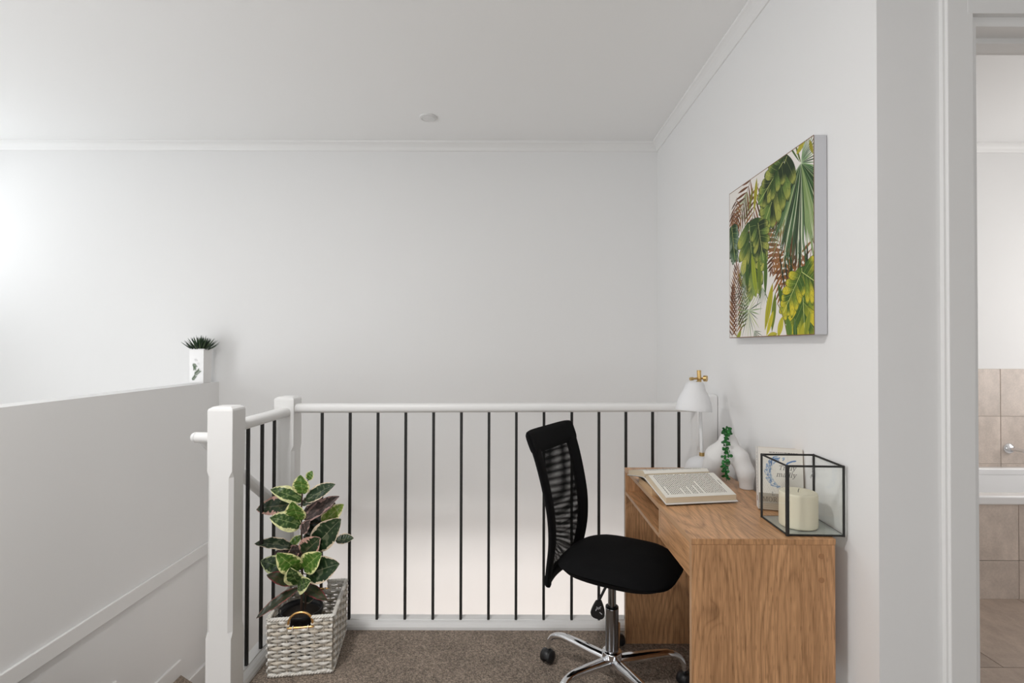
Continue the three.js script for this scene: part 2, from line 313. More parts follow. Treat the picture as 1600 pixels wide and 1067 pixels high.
// ------------------------------------------------------------ balustrade
const bal = thing('balustrade', 'white landing balustrade with square newel posts and thin black metal balusters', 'balustrade');
function newel(x, z, y0, y1, stops, half = 0.0445) {
  const ring = (y, w, c) => { // octagon with corner chamfer c
    const p = []; for (const [sx, sz] of [[1, 1], [-1, 1], [-1, -1], [1, -1]]) { const a = [sx * w, sz * (w - c)], b = [sx * (w - c), sz * w]; p.push(...(sx * sz > 0 ? [a, b] : [b, a])); }
    return p.map(([px, pz]) => V(x + px, y, z + pz));
  };
  const c0 = 0.0012, c1 = 0.012, rows = [[y0, half, c0], [stops[0], half, c0], [stops[0] + 0.022, half, c1], [stops[1] - 0.022, half, c1], [stops[1], half, c0], [y1 - 0.004, half, c0], [y1 + 0.003, half - 0.002, c0], [y1 + 0.010, half - 0.013, c0]];
  const pos = []; const tri = (a, b, c) => pos.push(...a.toArray(), ...b.toArray(), ...c.toArray());
  for (let i = 0; i < rows.length - 1; i++) { const A = ring(...rows[i]), B = ring(...rows[i + 1]); for (let j = 0; j < 8; j++) { const k = (j + 1) % 8; tri(A[j], B[j], A[k]); tri(A[k], B[j], B[k]); } }
  const T = ring(...rows[rows.length - 1]), c = V(x, y1 + 0.011, z); for (let j = 0; j < 8; j++) tri(T[j], c, T[(j + 1) % 8]);
  const g = new THREE.BufferGeometry(); g.setAttribute('position', new THREE.Float32BufferAttribute(pos, 3)); g.computeVertexNormals(); return uvMetres(g);
}
const N1 = [-1.024, -1.866], N2 = [-1.024, -2.375];
part('newel_post', newel(...N1, -0.30, 1.046, [0.245, 0.83]), M.trim, bal);
part('newel_post', newel(...N2, -0.30, 1.032, [0.20, 0.82]), M.trim, bal);
{ const g = newel(0.878, -2.372, 0, 1.05, [0.2, 0.83], 0.0445); part('newel_post', g, M.trim, bal, 'half-hidden newel post against the right wall'); }
// handrail profile, ladies-waist style
const railProf = []; for (let i = 0; i < 20; i++) { const a = i / 20 * Math.PI * 2; const c = Math.cos(a), s = Math.sin(a); railProf.push([0.030 * Math.sign(c) * Math.pow(Math.abs(c), 0.7), 0.021 * Math.sign(s) * Math.pow(Math.abs(s), 0.75)]); }
const smooth = (g) => { g = mergeVertices((() => { const q = g.clone(); q.deleteAttribute('normal'); q.deleteAttribute('uv'); return q; })(), 1e-5); g.computeVertexNormals(); return g; };
part('handrail', smooth(prism(railProf, V(-0.99, 0.988, -2.372), V(0.84, 0.998, -2.372), V(0, 0, 1))), M.trim, bal);
part('handrail', smooth(prism(railProf, V(-1.024, 0.974, -1.90), V(-1.024, 0.974, -2.34), V(1, 0, 0))), M.trim, bal);
const baseProf = [[0.036, 0], [0.036, 0.012], [0.030, 0.022], [0.020, 0.028], [0.006, 0.030], [0.004, 0.034], [-0.036, 0.034], [-0.036, -0.04], [0.0, -0.04]];
part('base_rail', prism(baseProf, V(-0.99, 0, -2.372), V(0.92, 0, -2.372), V(0, 0, 1)), M.trim, bal);
part('base_rail', prism(baseProf, V(-1.024, 0, -1.90), V(-1.024, 0, -2.34), V(1, 0, 0)), M.trim, bal);
const balG = bx(-0.006, 0.006, 0, 1, -0.006, 0.006, 0.002);
function baluster(x, z, y0, y1) { const m = part('baluster', balG, M.steelBlack, bal); m.position.set(x, y0, z); m.scale.y = y1 - y0; }
for (const x of [-0.866, -0.738, -0.611, -0.484, -0.357, -0.230, -0.104, 0.021, 0.147, 0.274, 0.398, 0.521, 0.643, 0.763]) baluster(x, -2.372, 0.029, 0.975);
for (const z of [-2.022, -2.136, -2.245]) baluster(-1.026, z, 0.029, 0.958);

// stair handrail: level return out of the front newel, then the run going down behind the balustrade
const sr = thing('stair_handrail', 'white rounded stair handrail descending from the front newel post to the rear one', 'handrail');
part('rail_return', [sweep([V(-1.066, 0.934, -1.905), V(-1.12, 0.934, -1.908), V(-1.162, 0.934, -1.912)], [[0.0195, 0.0195], [0.0195, 0.0195]], 12, 20), ball(V(-1.162, 0.934, -1.912), 0.0195)], M.trim, sr);
part('rail_run', sweep([V(-1.148, 0.928, -1.930), V(-1.122, 0.752, -2.14), V(-1.086, 0.592, -2.326)], [[0.019, 0.023], [0.022, 0.023]], 14, 16), M.trim, sr);

// ------------------------------------------------------------ ceiling plate
const plate = thing('ceiling_plate', 'small round white cover plate on the ceiling', 'cover plate', [-0.479, CEIL, -2.93]);
const plateMat = std({ color: lin(0.78, 0.775, 0.765), roughness: 0.6 });
part('plate_disc', new THREE.LatheGeometry([[0, -0.009], [0.044, -0.009], [0.048, -0.007], [0.050, -0.004], [0.050, 0]].map((p) => new THREE.Vector2(...p)), 48), plateMat, plate);
part('plate_ring', new THREE.LatheGeometry([[0.036, -0.0085], [0.037, -0.0108], [0.039, -0.0108], [0.040, -0.0085]].map((p) => new THREE.Vector2(...p)), 48), plateMat, plate);

for (const [x, z] of UNSEEN_LAMPS) {  // glowing fitting of the unseen lamp
  const o = thing('unseen_ceiling_lamp', 'unseen round ceiling lamp above the landing, placed to light the floor and walls', 'ceiling lamp', [x, CEIL, z]);
  part('lamp_rim', new THREE.LatheGeometry([[0.150, 0], [0.158, -0.004], [0.160, -0.03], [0.152, -0.036], [0.146, -0.032]].map((p) => new THREE.Vector2(...p)), 40), M.whiteMetal, o);
  part('diffuser', new THREE.LatheGeometry([[0, -0.066], [0.06, -0.062], [0.11, -0.05], [0.146, -0.031]].map((p) => new THREE.Vector2(...p)), 40), std({ color: 0xffffff, roughness: 0.5, emissive: 0xfffdfb, emissiveIntensity: 1.5 }), o);
}

// ------------------------------------------------------------ bathroom
struct('floor_bathroom', bx(XR + 0.115, 4.0, -0.3, -0.010, ZB, -1.31), M.grout);
const bathFloor = scene.children[scene.children.length - 1];
const tileVar = [0, 1, 2, 3].map((k) => { const m = M.floorTile.clone(); m.color.multiplyScalar(0.94 + 0.04 * k); return m; });
for (let r = 0; r < 4; r++) for (let c = 0; c < 6; c++) {
  const z1 = -1.478 - (r - 0) * 0.6 + 0.0, x0 = 1.04 + c * 0.6 - (r % 2) * 0.3 + 0.02;
  const zz0 = Math.max(z1 - 0.6 + 0.003, -3.29), xx0 = Math.max(x0 + 0.0015, 1.045), xx1 = Math.min(x0 + 0.5985, 3.99);
  if (xx1 - xx0 < 0.03 || z1 - zz0 < 0.03) continue;
  const g = bx(xx0, xx1, -0.012, 0, zz0, z1, 0.0015, 0, [rnd(), rnd()]); part('tile', g, tileVar[(r * 5 + c * 3) % 4], bathFloor);
}
const backTiles = struct('wall_bathroom_tiled', bx(XR + 0.115, 4.0, 0.2, 1.136, ZB, ZB + 0.006), M.grout);
const wallVar = [0, 1, 2].map((k) => { const m = M.tile.clone(); m.color.setScalar(0.95 + 0.04 * k); return m; });
for (let r = 0; r < 3; r++) for (let c = 0; c < 7; c++) { const x0 = 2.198 + c * 0.3 - 0.3, y1 = 1.138 - r * 0.3; if (x0 > 3.95) continue; part('tile', bx(x0 + 0.0015, Math.min(x0 + 0.2985, 4), y1 - 0.2985, y1, ZB + 0.001, ZB + 0.010, 0.0015, 0, [rnd(), rnd()]), wallVar[(r * 2 + c) % 3], backTiles); }
const hob = struct('wall_bath_front', bx(1.9, 4.0, 0, 0.474, -2.668, -2.645), M.grout);
for (let r = 0; r < 2; r++) for (let c = 0; c < 8; c++) { const x0 = 1.671 + c * 0.3; const y1 = 0.478 - r * 0.286, y0 = r ? 0 : 0.195; const a = Math.max(x0 + 0.0015, 1.9), b = Math.min(x0 + 0.2985, 4); if (b - a < 0.03) continue; part('tile', bx(a, b, y0, y1, -2.647, -2.637, 0.0015, 0, [rnd(), rnd()]), wallVar[(r + c) % 3], hob); }
const tub = thing('bathtub', 'white built-in bathtub behind a tiled panel in the room through the doorway', 'bathtub');
{
  const o = []; const x0 = 1.92, x1 = 3.98, za = -2.628, zb = -3.288, top = 0.522, low = 0.476;
  o.push(bx(x0, x1, low, top, za - 0.075, za, 0.010), bx(x0, x1, low, top, zb, zb + 0.05, 0.010), bx(x0, x0 + 0.08, low, top, zb, za, 0.010), bx(x1 - 0.08, x1, low, top, zb, za, 0.010));
  part('rim', o, M.acrylic, tub);
  const basin = []; const q = (u) => 0.06 * (1 - u); // inner walls lean out to the rim
  const f = (v, s) => { const y = 0.10 + 0.40 * v, k = q(v); return [x0 + 0.07 + k, x1 - 0.07 - k, zb + 0.045 + k * 0.6, za - 0.072 - k * 0.6, y]; };
  const cr = (a, b) => basin.push(grid((u, v) => { const [xa, xb, zzb, zza, y] = f(v); const P = [V(xa, y, zza), V(xb, y, zza), V(xb, y, zzb), V(xa, y, zzb)]; return P[a].clone().lerp(P[b], u); }, 4, 8));
  cr(0, 1); cr(1, 2); cr(2, 3); cr(3, 0); { const [xa, xb, zzb, zza] = f(0); basin.push(bx(xa, xb, 0.09, 0.10, zzb, zza)); }
  const bm = M.acrylic.clone(); bm.side = THREE.DoubleSide; part('basin', basin, bm, tub);
}
const sp = thing('bath_spout', 'chrome spout with round flange on the tiled wall above the bathtub', 'spout', [3.146, 0.636, ZB + 0.010]);
{ const g = new THREE.LatheGeometry([[0, 0.022], [0.016, 0.022], [0.028, 0.014], [0.033, 0.006], [0.034, 0]].map((p) => new THREE.Vector2(...p)), 28); g.rotateX(Math.PI / 2); part('flange', g, M.chrome, sp); }
part('spout_tube', tube([V(0, 0, 0.015), V(0.01, 0, 0.08), V(0.02, -0.002, 0.15), V(0.022, -0.02, 0.175)], 0.011, 24, 14), M.chrome, sp);

// ------------------------------------------------------------ canvas picture on the right wall
function paintCanvas() {
  const S = 1000, c = document.createElement('canvas'); c.width = c.height = S; const g = c.getContext('2d');
  g.fillStyle = '#e9e4de'; g.fillRect(0, 0, S, S);
  const strokeLeaf = (x, y, a, len, w, col, vein) => {
    g.save(); g.translate(x, y); g.rotate(a); g.fillStyle = col; g.beginPath(); g.moveTo(0, 0); g.quadraticCurveTo(len * 0.45, -w, len, 0); g.quadraticCurveTo(len * 0.45, w, 0, 0); g.fill();
    if (vein) { g.strokeStyle = vein; g.lineWidth = 2; g.beginPath(); g.moveTo(0, 0); g.lineTo(len * 0.9, 0); g.stroke(); } g.restore();
  };
  const fern = (x, y, a, len, n, ll, w, cols) => {
    g.save(); g.translate(x, y); g.rotate(a); g.strokeStyle = cols[0]; g.lineWidth = 5; g.beginPath(); g.moveTo(0, 0); g.lineTo(len, 0); g.stroke();
    for (let i = 0; i < n; i++) { const t = (i + 0.6) / n; const L = ll * (0.55 + 0.9 * Math.sin(Math.PI * Math.min(1, t * 0.8 + 0.12))) * (1 - 0.35 * t); for (const s of [-1, 1]) strokeLeaf(t * len, 0, s * (0.95 - 0.35 * t), L * rr(0.9, 1.1), w, cols[Math.floor(rnd() * cols.length)], 'rgba(70,40,25,.5)'); }
    strokeLeaf(len, 0, 0, ll * 0.6, w, cols[0]); g.restore();
  };
  const fan = (x, y, a0, a1, n, len, cols) => {
    for (let i = 0; i < n; i++) { const a = a0 + (a1 - a0) * (i / (n - 1)); const L = len * rr(0.68, 1.1); strokeLeaf(x, y, a, L, len * 0.036 * rr(0.7, 1.2), cols[Math.floor(rnd() * cols.length)], 'rgba(235,240,215,.55)'); }
  };
  const monstera = (x, y, a, len, w, cols, flip = 1) => {
    g.save(); g.translate(x, y); g.rotate(a);
    for (let i = 5; i >= 0; i--) for (const s of [-1, 1]) {
      const t = i / 6, x0 = len * t * 0.92, lobe = w * (0.66 + 0.5 * Math.sin(Math.PI * (0.2 + t * 0.7))) * (1 - 0.3 * t) * rr(0.9, 1.08), ang = s * (1.2 - 0.8 * t) + rr(-0.06, 0.06), th = len * 0.14;
      g.save(); g.translate(x0, 0); g.rotate(ang); const col = cols[(i + (s > 0 ? 1 : 0)) % cols.length];
      const gr = g.createLinearGradient(0, 0, lobe, 0); gr.addColorStop(0, cols[0]); gr.addColorStop(0.5, col); gr.addColorStop(0.85, cols[cols.length - 1]); gr.addColorStop(1, cols[0]); g.fillStyle = gr;
      g.beginPath(); g.moveTo(-len * 0.05, s * th * 0.4); g.bezierCurveTo(lobe * 0.25, -th * 1.05, lobe * 0.8, -th * 1.15, lobe, -th * 0.15 * s); g.bezierCurveTo(lobe * 0.92, th * 0.75, lobe * 0.5, th * 0.8, len * 0.03, th * 0.75); g.closePath(); g.fill();
      g.strokeStyle = 'rgba(20,35,10,.65)'; g.lineWidth = 2.5; g.stroke();
      g.strokeStyle = 'rgba(215,222,130,.55)'; g.lineWidth = 2; g.beginPath(); g.moveTo(0, 0); g.quadraticCurveTo(lobe * 0.5, -th * 0.2, lobe * 0.9, 0); g.stroke();
      g.strokeStyle = 'rgba(25,40,12,.35)'; for (let q = 1; q < 4; q++) { g.beginPath(); g.moveTo(lobe * q * 0.2, 0); g.lineTo(lobe * (q * 0.2 + 0.14), th * 0.5); g.moveTo(lobe * q * 0.2, 0); g.lineTo(lobe * (q * 0.2 + 0.14), -th * 0.55); g.stroke(); }
      g.restore();
    }
    strokeLeaf(len * 0.75, 0, 0, len * 0.35, w * 0.35, cols[1]); g.strokeStyle = 'rgba(225,230,140,.9)'; g.lineWidth = 4; g.beginPath(); g.moveTo(-20, 0); g.lineTo(len, 0); g.stroke(); g.restore();
  };
  const green = ['#22331a', '#66803c', '#3d5626', '#9ca04c'], lime = ['#40601e', '#b0ab2c', '#7c8f2a', '#cfc02f'], brown = ['#6f4429', '#8a5c3c', '#5c3a24', '#96693f'], palm = ['#23401c', '#46683a', '#7a9258', '#172e14', '#94a672', '#c0c8a8', '#2f5228'];
  const dark = ['#14240f', '#24401c', '#30502a'];
  // background layer: dark shadows and ferns between the big leaves
  fan(270, 60, 1.2, 2.6, 9, 300, ['#7d8a55', '#9aa57a', '#6b7a48']);
  fern(330, -10, 2.25, 380, 10, 135, 17, brown); fern(420, 60, 1.95, 330, 9, 125, 17, brown); fern(120, 60, 1.75, 270, 9, 100, 15, brown); fern(60, 130, 1.5, 180, 7, 85, 13, brown); strokeLeaf(400, 20, 1.75, 210, 42, '#a8a030', '#5c6a20'); strokeLeaf(350, 60, 1.95, 160, 30, '#7d7a28', '#4c5a18');
  fan(40, 330, 0.4, 2.4, 12, 190, ['#1f3a2c', '#44604e', '#6b8272', '#93a698']); monstera(40, 250, 1.35, 230, 110, ['#1f3a1c', '#3f5f3a', '#5f7a62', '#7f9080']);
  fern(850, 730, -2.2, 430, 11, 175, 23, brown); fern(870, 540, 1.75, 290, 8, 150, 20, brown); fern(720, 500, 1.6, 280, 8, 140, 20, ['#96602a', '#7a4a22']); fern(990, 500, 1.8, 300, 7, 130, 18, brown); fern(640, 470, 2.0, 150, 5, 90, 16, brown);
  for (let i = 0; i < 10; i++) strokeLeaf(700 + rr(-60, 240), 470 + rr(-20, 60), 1.5 + rr(-0.25, 0.25), rr(180, 320), 15, dark[i % 3]);
  fan(884, 100, 0.55, 2.6, 30, 500, ['#16301a', '#234a20', '#30582c']); fan(884, 100, 0.62, 2.5, 34, 520, palm); fan(884, 100, 1.0, 2.0, 26, 560, palm); fan(884, 100, -1.3, 0.45, 14, 190, ['#2f5a2a', '#173317', '#3f6a30', '#5f8a44']); strokeLeaf(884, 100, -2.0, 140, 14, '#5a6a2a'); strokeLeaf(875, 95, -2.25, 220, 11, '#3d5a22'); strokeLeaf(840, 40, -0.5, 100, 36, '#b0a838'); strokeLeaf(960, 10, 1.2, 90, 26, '#98902c');
  monstera(735, 30, 2.25, 360, 200, green); monstera(690, 40, 2.65, 290, 130, green); strokeLeaf(700, 10, 2.4, 240, 20, '#2f4a1c');
  fan(310, 470, 1.0, 2.4, 9, 230, ['#24381a', '#4a6630', '#1a2c14']);
  monstera(300, 300, 1.4, 420, 220, ['#2d4720', '#7d9044', '#48622c', '#b2b254']); monstera(420, 320, 1.3, 230, 130, green);
  strokeLeaf(330, 470, 1.35, 300, 56, '#98a530', '#2d4a1a'); strokeLeaf(420, 500, 1.5, 280, 50, '#6c7f28', '#2d4a1a'); strokeLeaf(510, 500, 1.6, 260, 44, '#4f6a26', '#1a3010'); strokeLeaf(265, 500, 1.55, 240, 46, '#3f5c22', '#1a3010'); strokeLeaf(140, 560, 1.2, 150, 34, '#a9a838', '#5c6a20');
  fan(250, 700, 2.4, 4.6, 14, 210, ['#233f2e', '#45604f', '#6b8272', '#93a698']);
  fern(115, 1010, -1.58, 470, 15, 125, 16, brown); fern(165, 950, -1.2, 280, 10, 85, 12, ['#4f5a2a', '#6f7236']); fern(40, 1000, -1.5, 330, 11, 80, 14, brown);
  fan(285, 830, -0.7, 3.7, 20, 190, ['#264420', '#668444', '#98a454', '#1c3416']); fan(290, 800, 3.3, 5.5, 12, 150, ['#3d5a2c', '#84984e', '#24381c']); fan(360, 960, 0.1, 1.7, 9, 140, dark); fan(470, 700, 0.9, 2.4, 8, 160, dark);
  strokeLeaf(590, 690, 1.9, 290, 62, '#b0a92c', '#4c5a1a'); strokeLeaf(620, 750, 1.75, 230, 50, '#6f7f26', '#2d4014'); strokeLeaf(600, 850, 2.1, 170, 44, '#cabd36', '#6f7f26'); strokeLeaf(650, 700, 1.2, 190, 40, '#41601f', '#1a3010');
  fan(900, 800, 0.9, 2.3, 9, 220, ['#24401c', '#3d6028', '#16280f']);
  monstera(890, 670, 1.5, 350, 215, lime); monstera(905, 680, 0.5, 210, 140, lime); monstera(860, 700, 2.3, 230, 120, lime); g.strokeStyle = '#7f7a30'; g.lineWidth = 8; g.beginPath(); g.moveTo(650, 820); g.quadraticCurveTo(720, 900, 745, 1000); g.stroke();
  strokeLeaf(700, 890, 2.0, 130, 54, '#c2b838', '#6f7f26'); strokeLeaf(745, 895, 1.3, 140, 56, '#5c7c2e', '#2d4a1a'); strokeLeaf(640, 985, 2.9, 150, 50, '#b9b038', '#6f7f26'); strokeLeaf(820, 910, 1.5, 150, 38, '#2f5a22', '#cfd28a'); strokeLeaf(180, 955, 2.4, 110, 40, '#9aa038', '#5c6a20'); strokeLeaf(960, 880, 1.9, 150, 44, '#8a942c', '#40601e');
  g.strokeStyle = '#7d5a42'; g.lineWidth = 9; g.strokeRect(0, 0, S, S);
  const t = new THREE.CanvasTexture(c); t.colorSpace = THREE.SRGBColorSpace; return t;
}
const pic = thing('canvas_picture', 'square stretched canvas of green and brown tropical leaves on the right wall', 'picture', [0.9235, 1.308, -1.812]);
{
  const h = 0.588, w = 0.592, th = 0.0385; const art = std({ map: paintCanvas(), roughness: 0.8 });
  const face = grid((u, v) => V(-th, v * h, -w / 2 + u * w), 2, 2); const p = part('canvas_face', face, art, pic); art.side = THREE.DoubleSide;
  part('stretcher_frame', bx(-th + 0.0008, 0, 0, h, -w / 2, w / 2, 0.003), M.canvasSide, pic, 'whitewashed side edge of the canvas');
}

// ------------------------------------------------------------ succulent in a square pot on the half wall
const su = thing('potted_succulent', 'spiky dark green succulent in a square white pot on the end of the half wall', 'potted plant', [-1.911, 1.044, -3.184]);
{
  const w0 = 0.041, w1 = 0.0445, h = 0.210, t = 0.005, pos = [];
  const rg = (y, w) => [V(-w, y, w), V(w, y, w), V(w, y, -w), V(-w, y, -w)], tri = (a, b, c) => pos.push(...a.toArray(), ...b.toArray(), ...c.toArray());
  const rows = [[0, w0 - 0.002], [0.003, w0], [h - 0.006, w1 - 0.001], [h - 0.004, w1 + 0.003], [h, w1 + 0.003], [h, w1 - t], [h - 0.03, w1 - t]];
  for (let i = 0; i < rows.length - 1; i++) { const A = rg(...rows[i]), B = rg(...rows[i + 1]); for (let j = 0; j < 4; j++) { const k = (j + 1) % 4; tri(A[j], A[k], B[j]); tri(B[j], A[k], B[k]); } }
  const A = rg(0, w0 - 0.002); tri(A[0], A[2], A[1]); tri(A[0], A[3], A[2]);
  const g = new THREE.BufferGeometry(); g.setAttribute('position', new THREE.Float32BufferAttribute(pos, 3)); g.computeVertexNormals();
  const pot = part('pot', g, M.pot, su);
  // raised leaf sprigs on the front face
  const lf = (x, y, a, l, w) => { const s = new THREE.Shape(); s.moveTo(0, 0); s.quadraticCurveTo(l * 0.5, w, l, 0); s.quadraticCurveTo(l * 0.5, -w, 0, 0); const q = new THREE.ExtrudeGeometry(s, { depth: 0.0006, bevelEnabled: false }); q.rotateZ(a); q.translate(x, y, 0.0425 + (y / h) * 0.0022); return q; };
  const spr = [], gm = std({ color: lin(0.16, 0.22, 0.14), roughness: 0.6 });
  const sprig = (x, y, a, n, l) => { for (let i = 0; i < n; i++) { const px = x + Math.cos(a) * i * 0.0065, py = y + Math.sin(a) * i * 0.0065; spr.push(lf(px, py, a + 0.75, l, 0.0036), lf(px, py, a - 0.75, l, 0.0036)); } spr.push(lf(x, y, a, n * 0.0065 + l * 0.7, 0.0012)); };
  sprig(-0.024, 0.020, 0.95, 5, 0.015); sprig(-0.010, 0.052, 0.75, 6, 0.019); sprig(-0.020, 0.120, -0.9, 4, 0.017); sprig(-0.012, 0.108, -1.5, 4, 0.014);
  part('leaf_motif', spr, gm, pot, 'grey-green leaf sprig on the front of the pot');
  const wh = []; const save = spr.length; const lf2 = (x, y, a) => wh.push(lf(x, y, a, 0.020, 0.0042)); lf2(0.002, 0.118, 0.6); lf2(0.004, 0.115, 0.1); lf2(-0.01, 0.150, -1.2); lf2(-0.006, 0.150, -0.8);
  part('white_leaf_motif', wh, M.whiteMetal, pot);
  part('soil', bx(-w1 + t, w1 - t, h - 0.02, h - 0.012, -w1 + t, w1 - t), M.soil, su);
  const mats = [[0.018, 0.045, 0.018], [0.030, 0.065, 0.024], [0.012, 0.030, 0.014], [0.05, 0.085, 0.035]].map((c) => std({ color: lin(...c), roughness: 0.45 }));
  for (let i = 0; i < 92; i++) {
    const ringT = Math.pow(i / 92, 0.7), el = R(88 - 62 * ringT + rr(-6, 6)), az = i * 2.39996, L = rr(0.074, 0.094) * (0.9 + 0.18 * ringT) + 0.016 * (1 - ringT), w = 0.0062;
    const d = V(Math.cos(az) * Math.cos(el), Math.sin(el), Math.sin(az) * Math.cos(el)), b = V(Math.cos(az) * 0.022 * ringT, h - 0.014, Math.sin(az) * 0.022 * ringT);
    const mid = b.clone().addScaledVector(d, L * 0.5).add(V(0, -0.004 * ringT, 0)), tip = b.clone().addScaledVector(d, L).add(V(0, 0.004 * ringT, 0));
    part('leaf', sweep([b, mid, tip], [[w * 0.8, w * 0.6], [w, w * 0.55], [w * 0.75, w * 0.4], [0.0004, 0.0003]], 5, 5, false), mats[i % 4], su);
  }
}

// ------------------------------------------------------------ rubber plant in a woven basket
const bk = thing('woven_basket', 'rectangular whitewashed woven basket with gold arched handles on the carpet', 'basket', [-0.836, 0, -2.166], R(8.6));
{
  const hx = 0.117, hz = 0.152, H = 0.222, rows = 15, pitch = 0.0142, mats = [M.wicker, M.wicker2, M.wicker, M.wicker.clone()]; mats[3].color = lin(0.70, 0.68, 0.65);
  const sideStrand = (a, b, out, y, ph, nst) => {
    const n = nst * 6, pts = [], d = b.clone().sub(a);
    for (let i = 0; i <= n; i++) { const t = i / n; const k = Math.cos(t * nst * Math.PI + ph); const p = a.clone().addScaledVector(d, t).addScaledVector(out, 0.0042 * k); p.y = y + rr(-0.0012, 0.0012); pts.push(p); }
    const rad = []; for (let i = 0; i <= n; i++) { const k = Math.abs(Math.cos(i / n * nst * Math.PI + ph)); rad.push([0.0040 + 0.0014 * k, 0.0046 + 0.0036 * k]); }
    return sweep(pts, rad, n * 2, 7);
  };
  const taper = (y) => 1 + 0.03 * (y / H);
  const sides = [[V(-1, 0, 1), V(1, 0, 1), V(0, 0, 1), 7], [V(1, 0, 1), V(1, 0, -1), V(1, 0, 0), 9], [V(1, 0, -1), V(-1, 0, -1), V(0, 0, -1), 7], [V(-1, 0, -1), V(-1, 0, 1), V(-1, 0, 0), 9]];
  for (let r = 0; r < rows; r++) {
    const y = 0.012 + r * pitch, k = taper(y);
    for (const [si, [A, B, out, nst]] of sides.entries()) {
      const a = V(A.x * hx * k, 0, A.z * hz * k), b = V(B.x * hx * k, 0, B.z * hz * k), ph = (r % 2) * Math.PI, cut = si % 2 === 0 && y > 0.178;
      if (!cut) part('strand', sideStrand(a, b, out, y, ph, nst), mats[(r * 3 + si) % 4], bk);
      else { const p = a.clone().lerp(b, 0.5 - 0.165), q = a.clone().lerp(b, 0.5 + 0.165); part('strand', sideStrand(a, p, out, y, ph, 3), mats[(r + si) % 4], bk); part('strand', sideStrand(q, b, out, y, ph + Math.PI, 3), mats[(r + si) % 4], bk); }
    }
  }
  const stakes = [];
  for (const [si, [A, B, out, nst]] of sides.entries()) for (let i = 0; i <= nst; i++) { const t = i / nst, k = taper(H), p0 = V(A.x * hx, 0.004, A.z * hz).lerp(V(B.x * hx, 0.004, B.z * hz), t), p1 = V(A.x * hx * k, H - 0.004, A.z * hz * k).lerp(V(B.x * hx * k, H - 0.004, B.z * hz * k), t); if (si % 2 === 0 && Math.abs(t - 0.5) < 0.17) p1.lerp(p0, 0.2); stakes.push(bar(p0, p1, 0.003, 6)); }
  part('stakes', stakes, M.wicker2, bk);
  const braid = (path, y, cutY) => { // two twisted tubes along a polyline
    const c = new THREE.CatmullRomCurve3(path, false, 'catmullrom', 0.05); const L = c.getLength(), n = Math.round(L / 0.004), gs = [];
    for (const ph of [0, Math.PI]) { const pts = []; for (let i = 0; i <= n; i++) { const t = i / n, p = c.getPointAt(t), d = c.getTangentAt(t), s = V().crossVectors(d, V(0, 1, 0)).normalize(), a = t * L / 0.011 * Math.PI + ph; pts.push(p.addScaledVector(s, Math.cos(a) * 0.0038).add(V(0, Math.sin(a) * 0.0038, 0))); } gs.push(sweep(pts, [[0.0052, 0.0052], [0.0052, 0.0052]], n, 6)); }
    return gs;
  };
  const k = taper(H), X = hx * k, Z = hz * k, cutX = 0.165 * 2 * X;
  part('rim', braid([V(cutX, H, Z), V(X * 0.97, H, Z), V(X, H, Z * 0.97), V(X, H, 0), V(X, H, -Z * 0.97), V(X * 0.97, H, -Z), V(cutX, H, -Z)]), M.wicker, bk);
  part('rim', braid([V(-cutX, H, -Z), V(-X * 0.97, H, -Z), V(-X, H, -Z * 0.97), V(-X, H, 0), V(-X, H, Z * 0.97), V(-X * 0.97, H, Z), V(-cutX, H, Z)]), M.wicker, bk);
  part('bottom_rim', braid([V(-hx, 0.008, hz), V(hx * 0.98, 0.008, hz), V(hx, 0.008, hz * 0.98), V(hx, 0.008, -hz * 0.98), V(hx * 0.98, 0.008, -hz), V(-hx * 0.98, 0.008, -hz), V(-hx, 0.008, -hz * 0.98), V(-hx, 0.008, hz * 0.99)]), M.wicker, bk);
  part('bottom', bx(-hx, hx, 0.004, 0.010, -hz, hz), M.wicker2, bk);
  for (const s of [1, -1]) {
    const z = s * (Z + 0.003), w = 0.045, y0 = 0.188, pts = []; for (let i = 0; i <= 20; i++) { const a = Math.PI * i / 20; pts.push(V(Math.cos(a) * w * 0.98, y0 + 0.018 + Math.sin(a) * 0.040, z)); }
    pts.unshift(V(w, y0, z)); pts.push(V(-w, y0, z));
    part('handle', [tube(pts, 0.0042, 60, 10), bar(V(-w - 0.002, y0, z), V(w + 0.002, y0, z), 0.0042, 10), ball(V(w, y0, z), 0.0046), ball(V(-w, y0, z), 0.0046)], M.gold, bk);
    const band = []; for (const q of [-0.028, 0.028]) band.push(tube([V(q, y0 - 0.013, z + s * 0.004), V(q, y0, z + s * 0.007), V(q, y0 + 0.005, z), V(q, y0, z - s * 0.007), V(q, y0 - 0.013, z - s * 0.004)], 0.0024, 16, 6)); 
    part('handle_binding', band.concat(sideStrand(V(-w, 0, s * Z), V(w, 0, s * Z), V(0, 0, s), y0 - 0.010, 0, 3)), M.wicker, bk);
  }
}
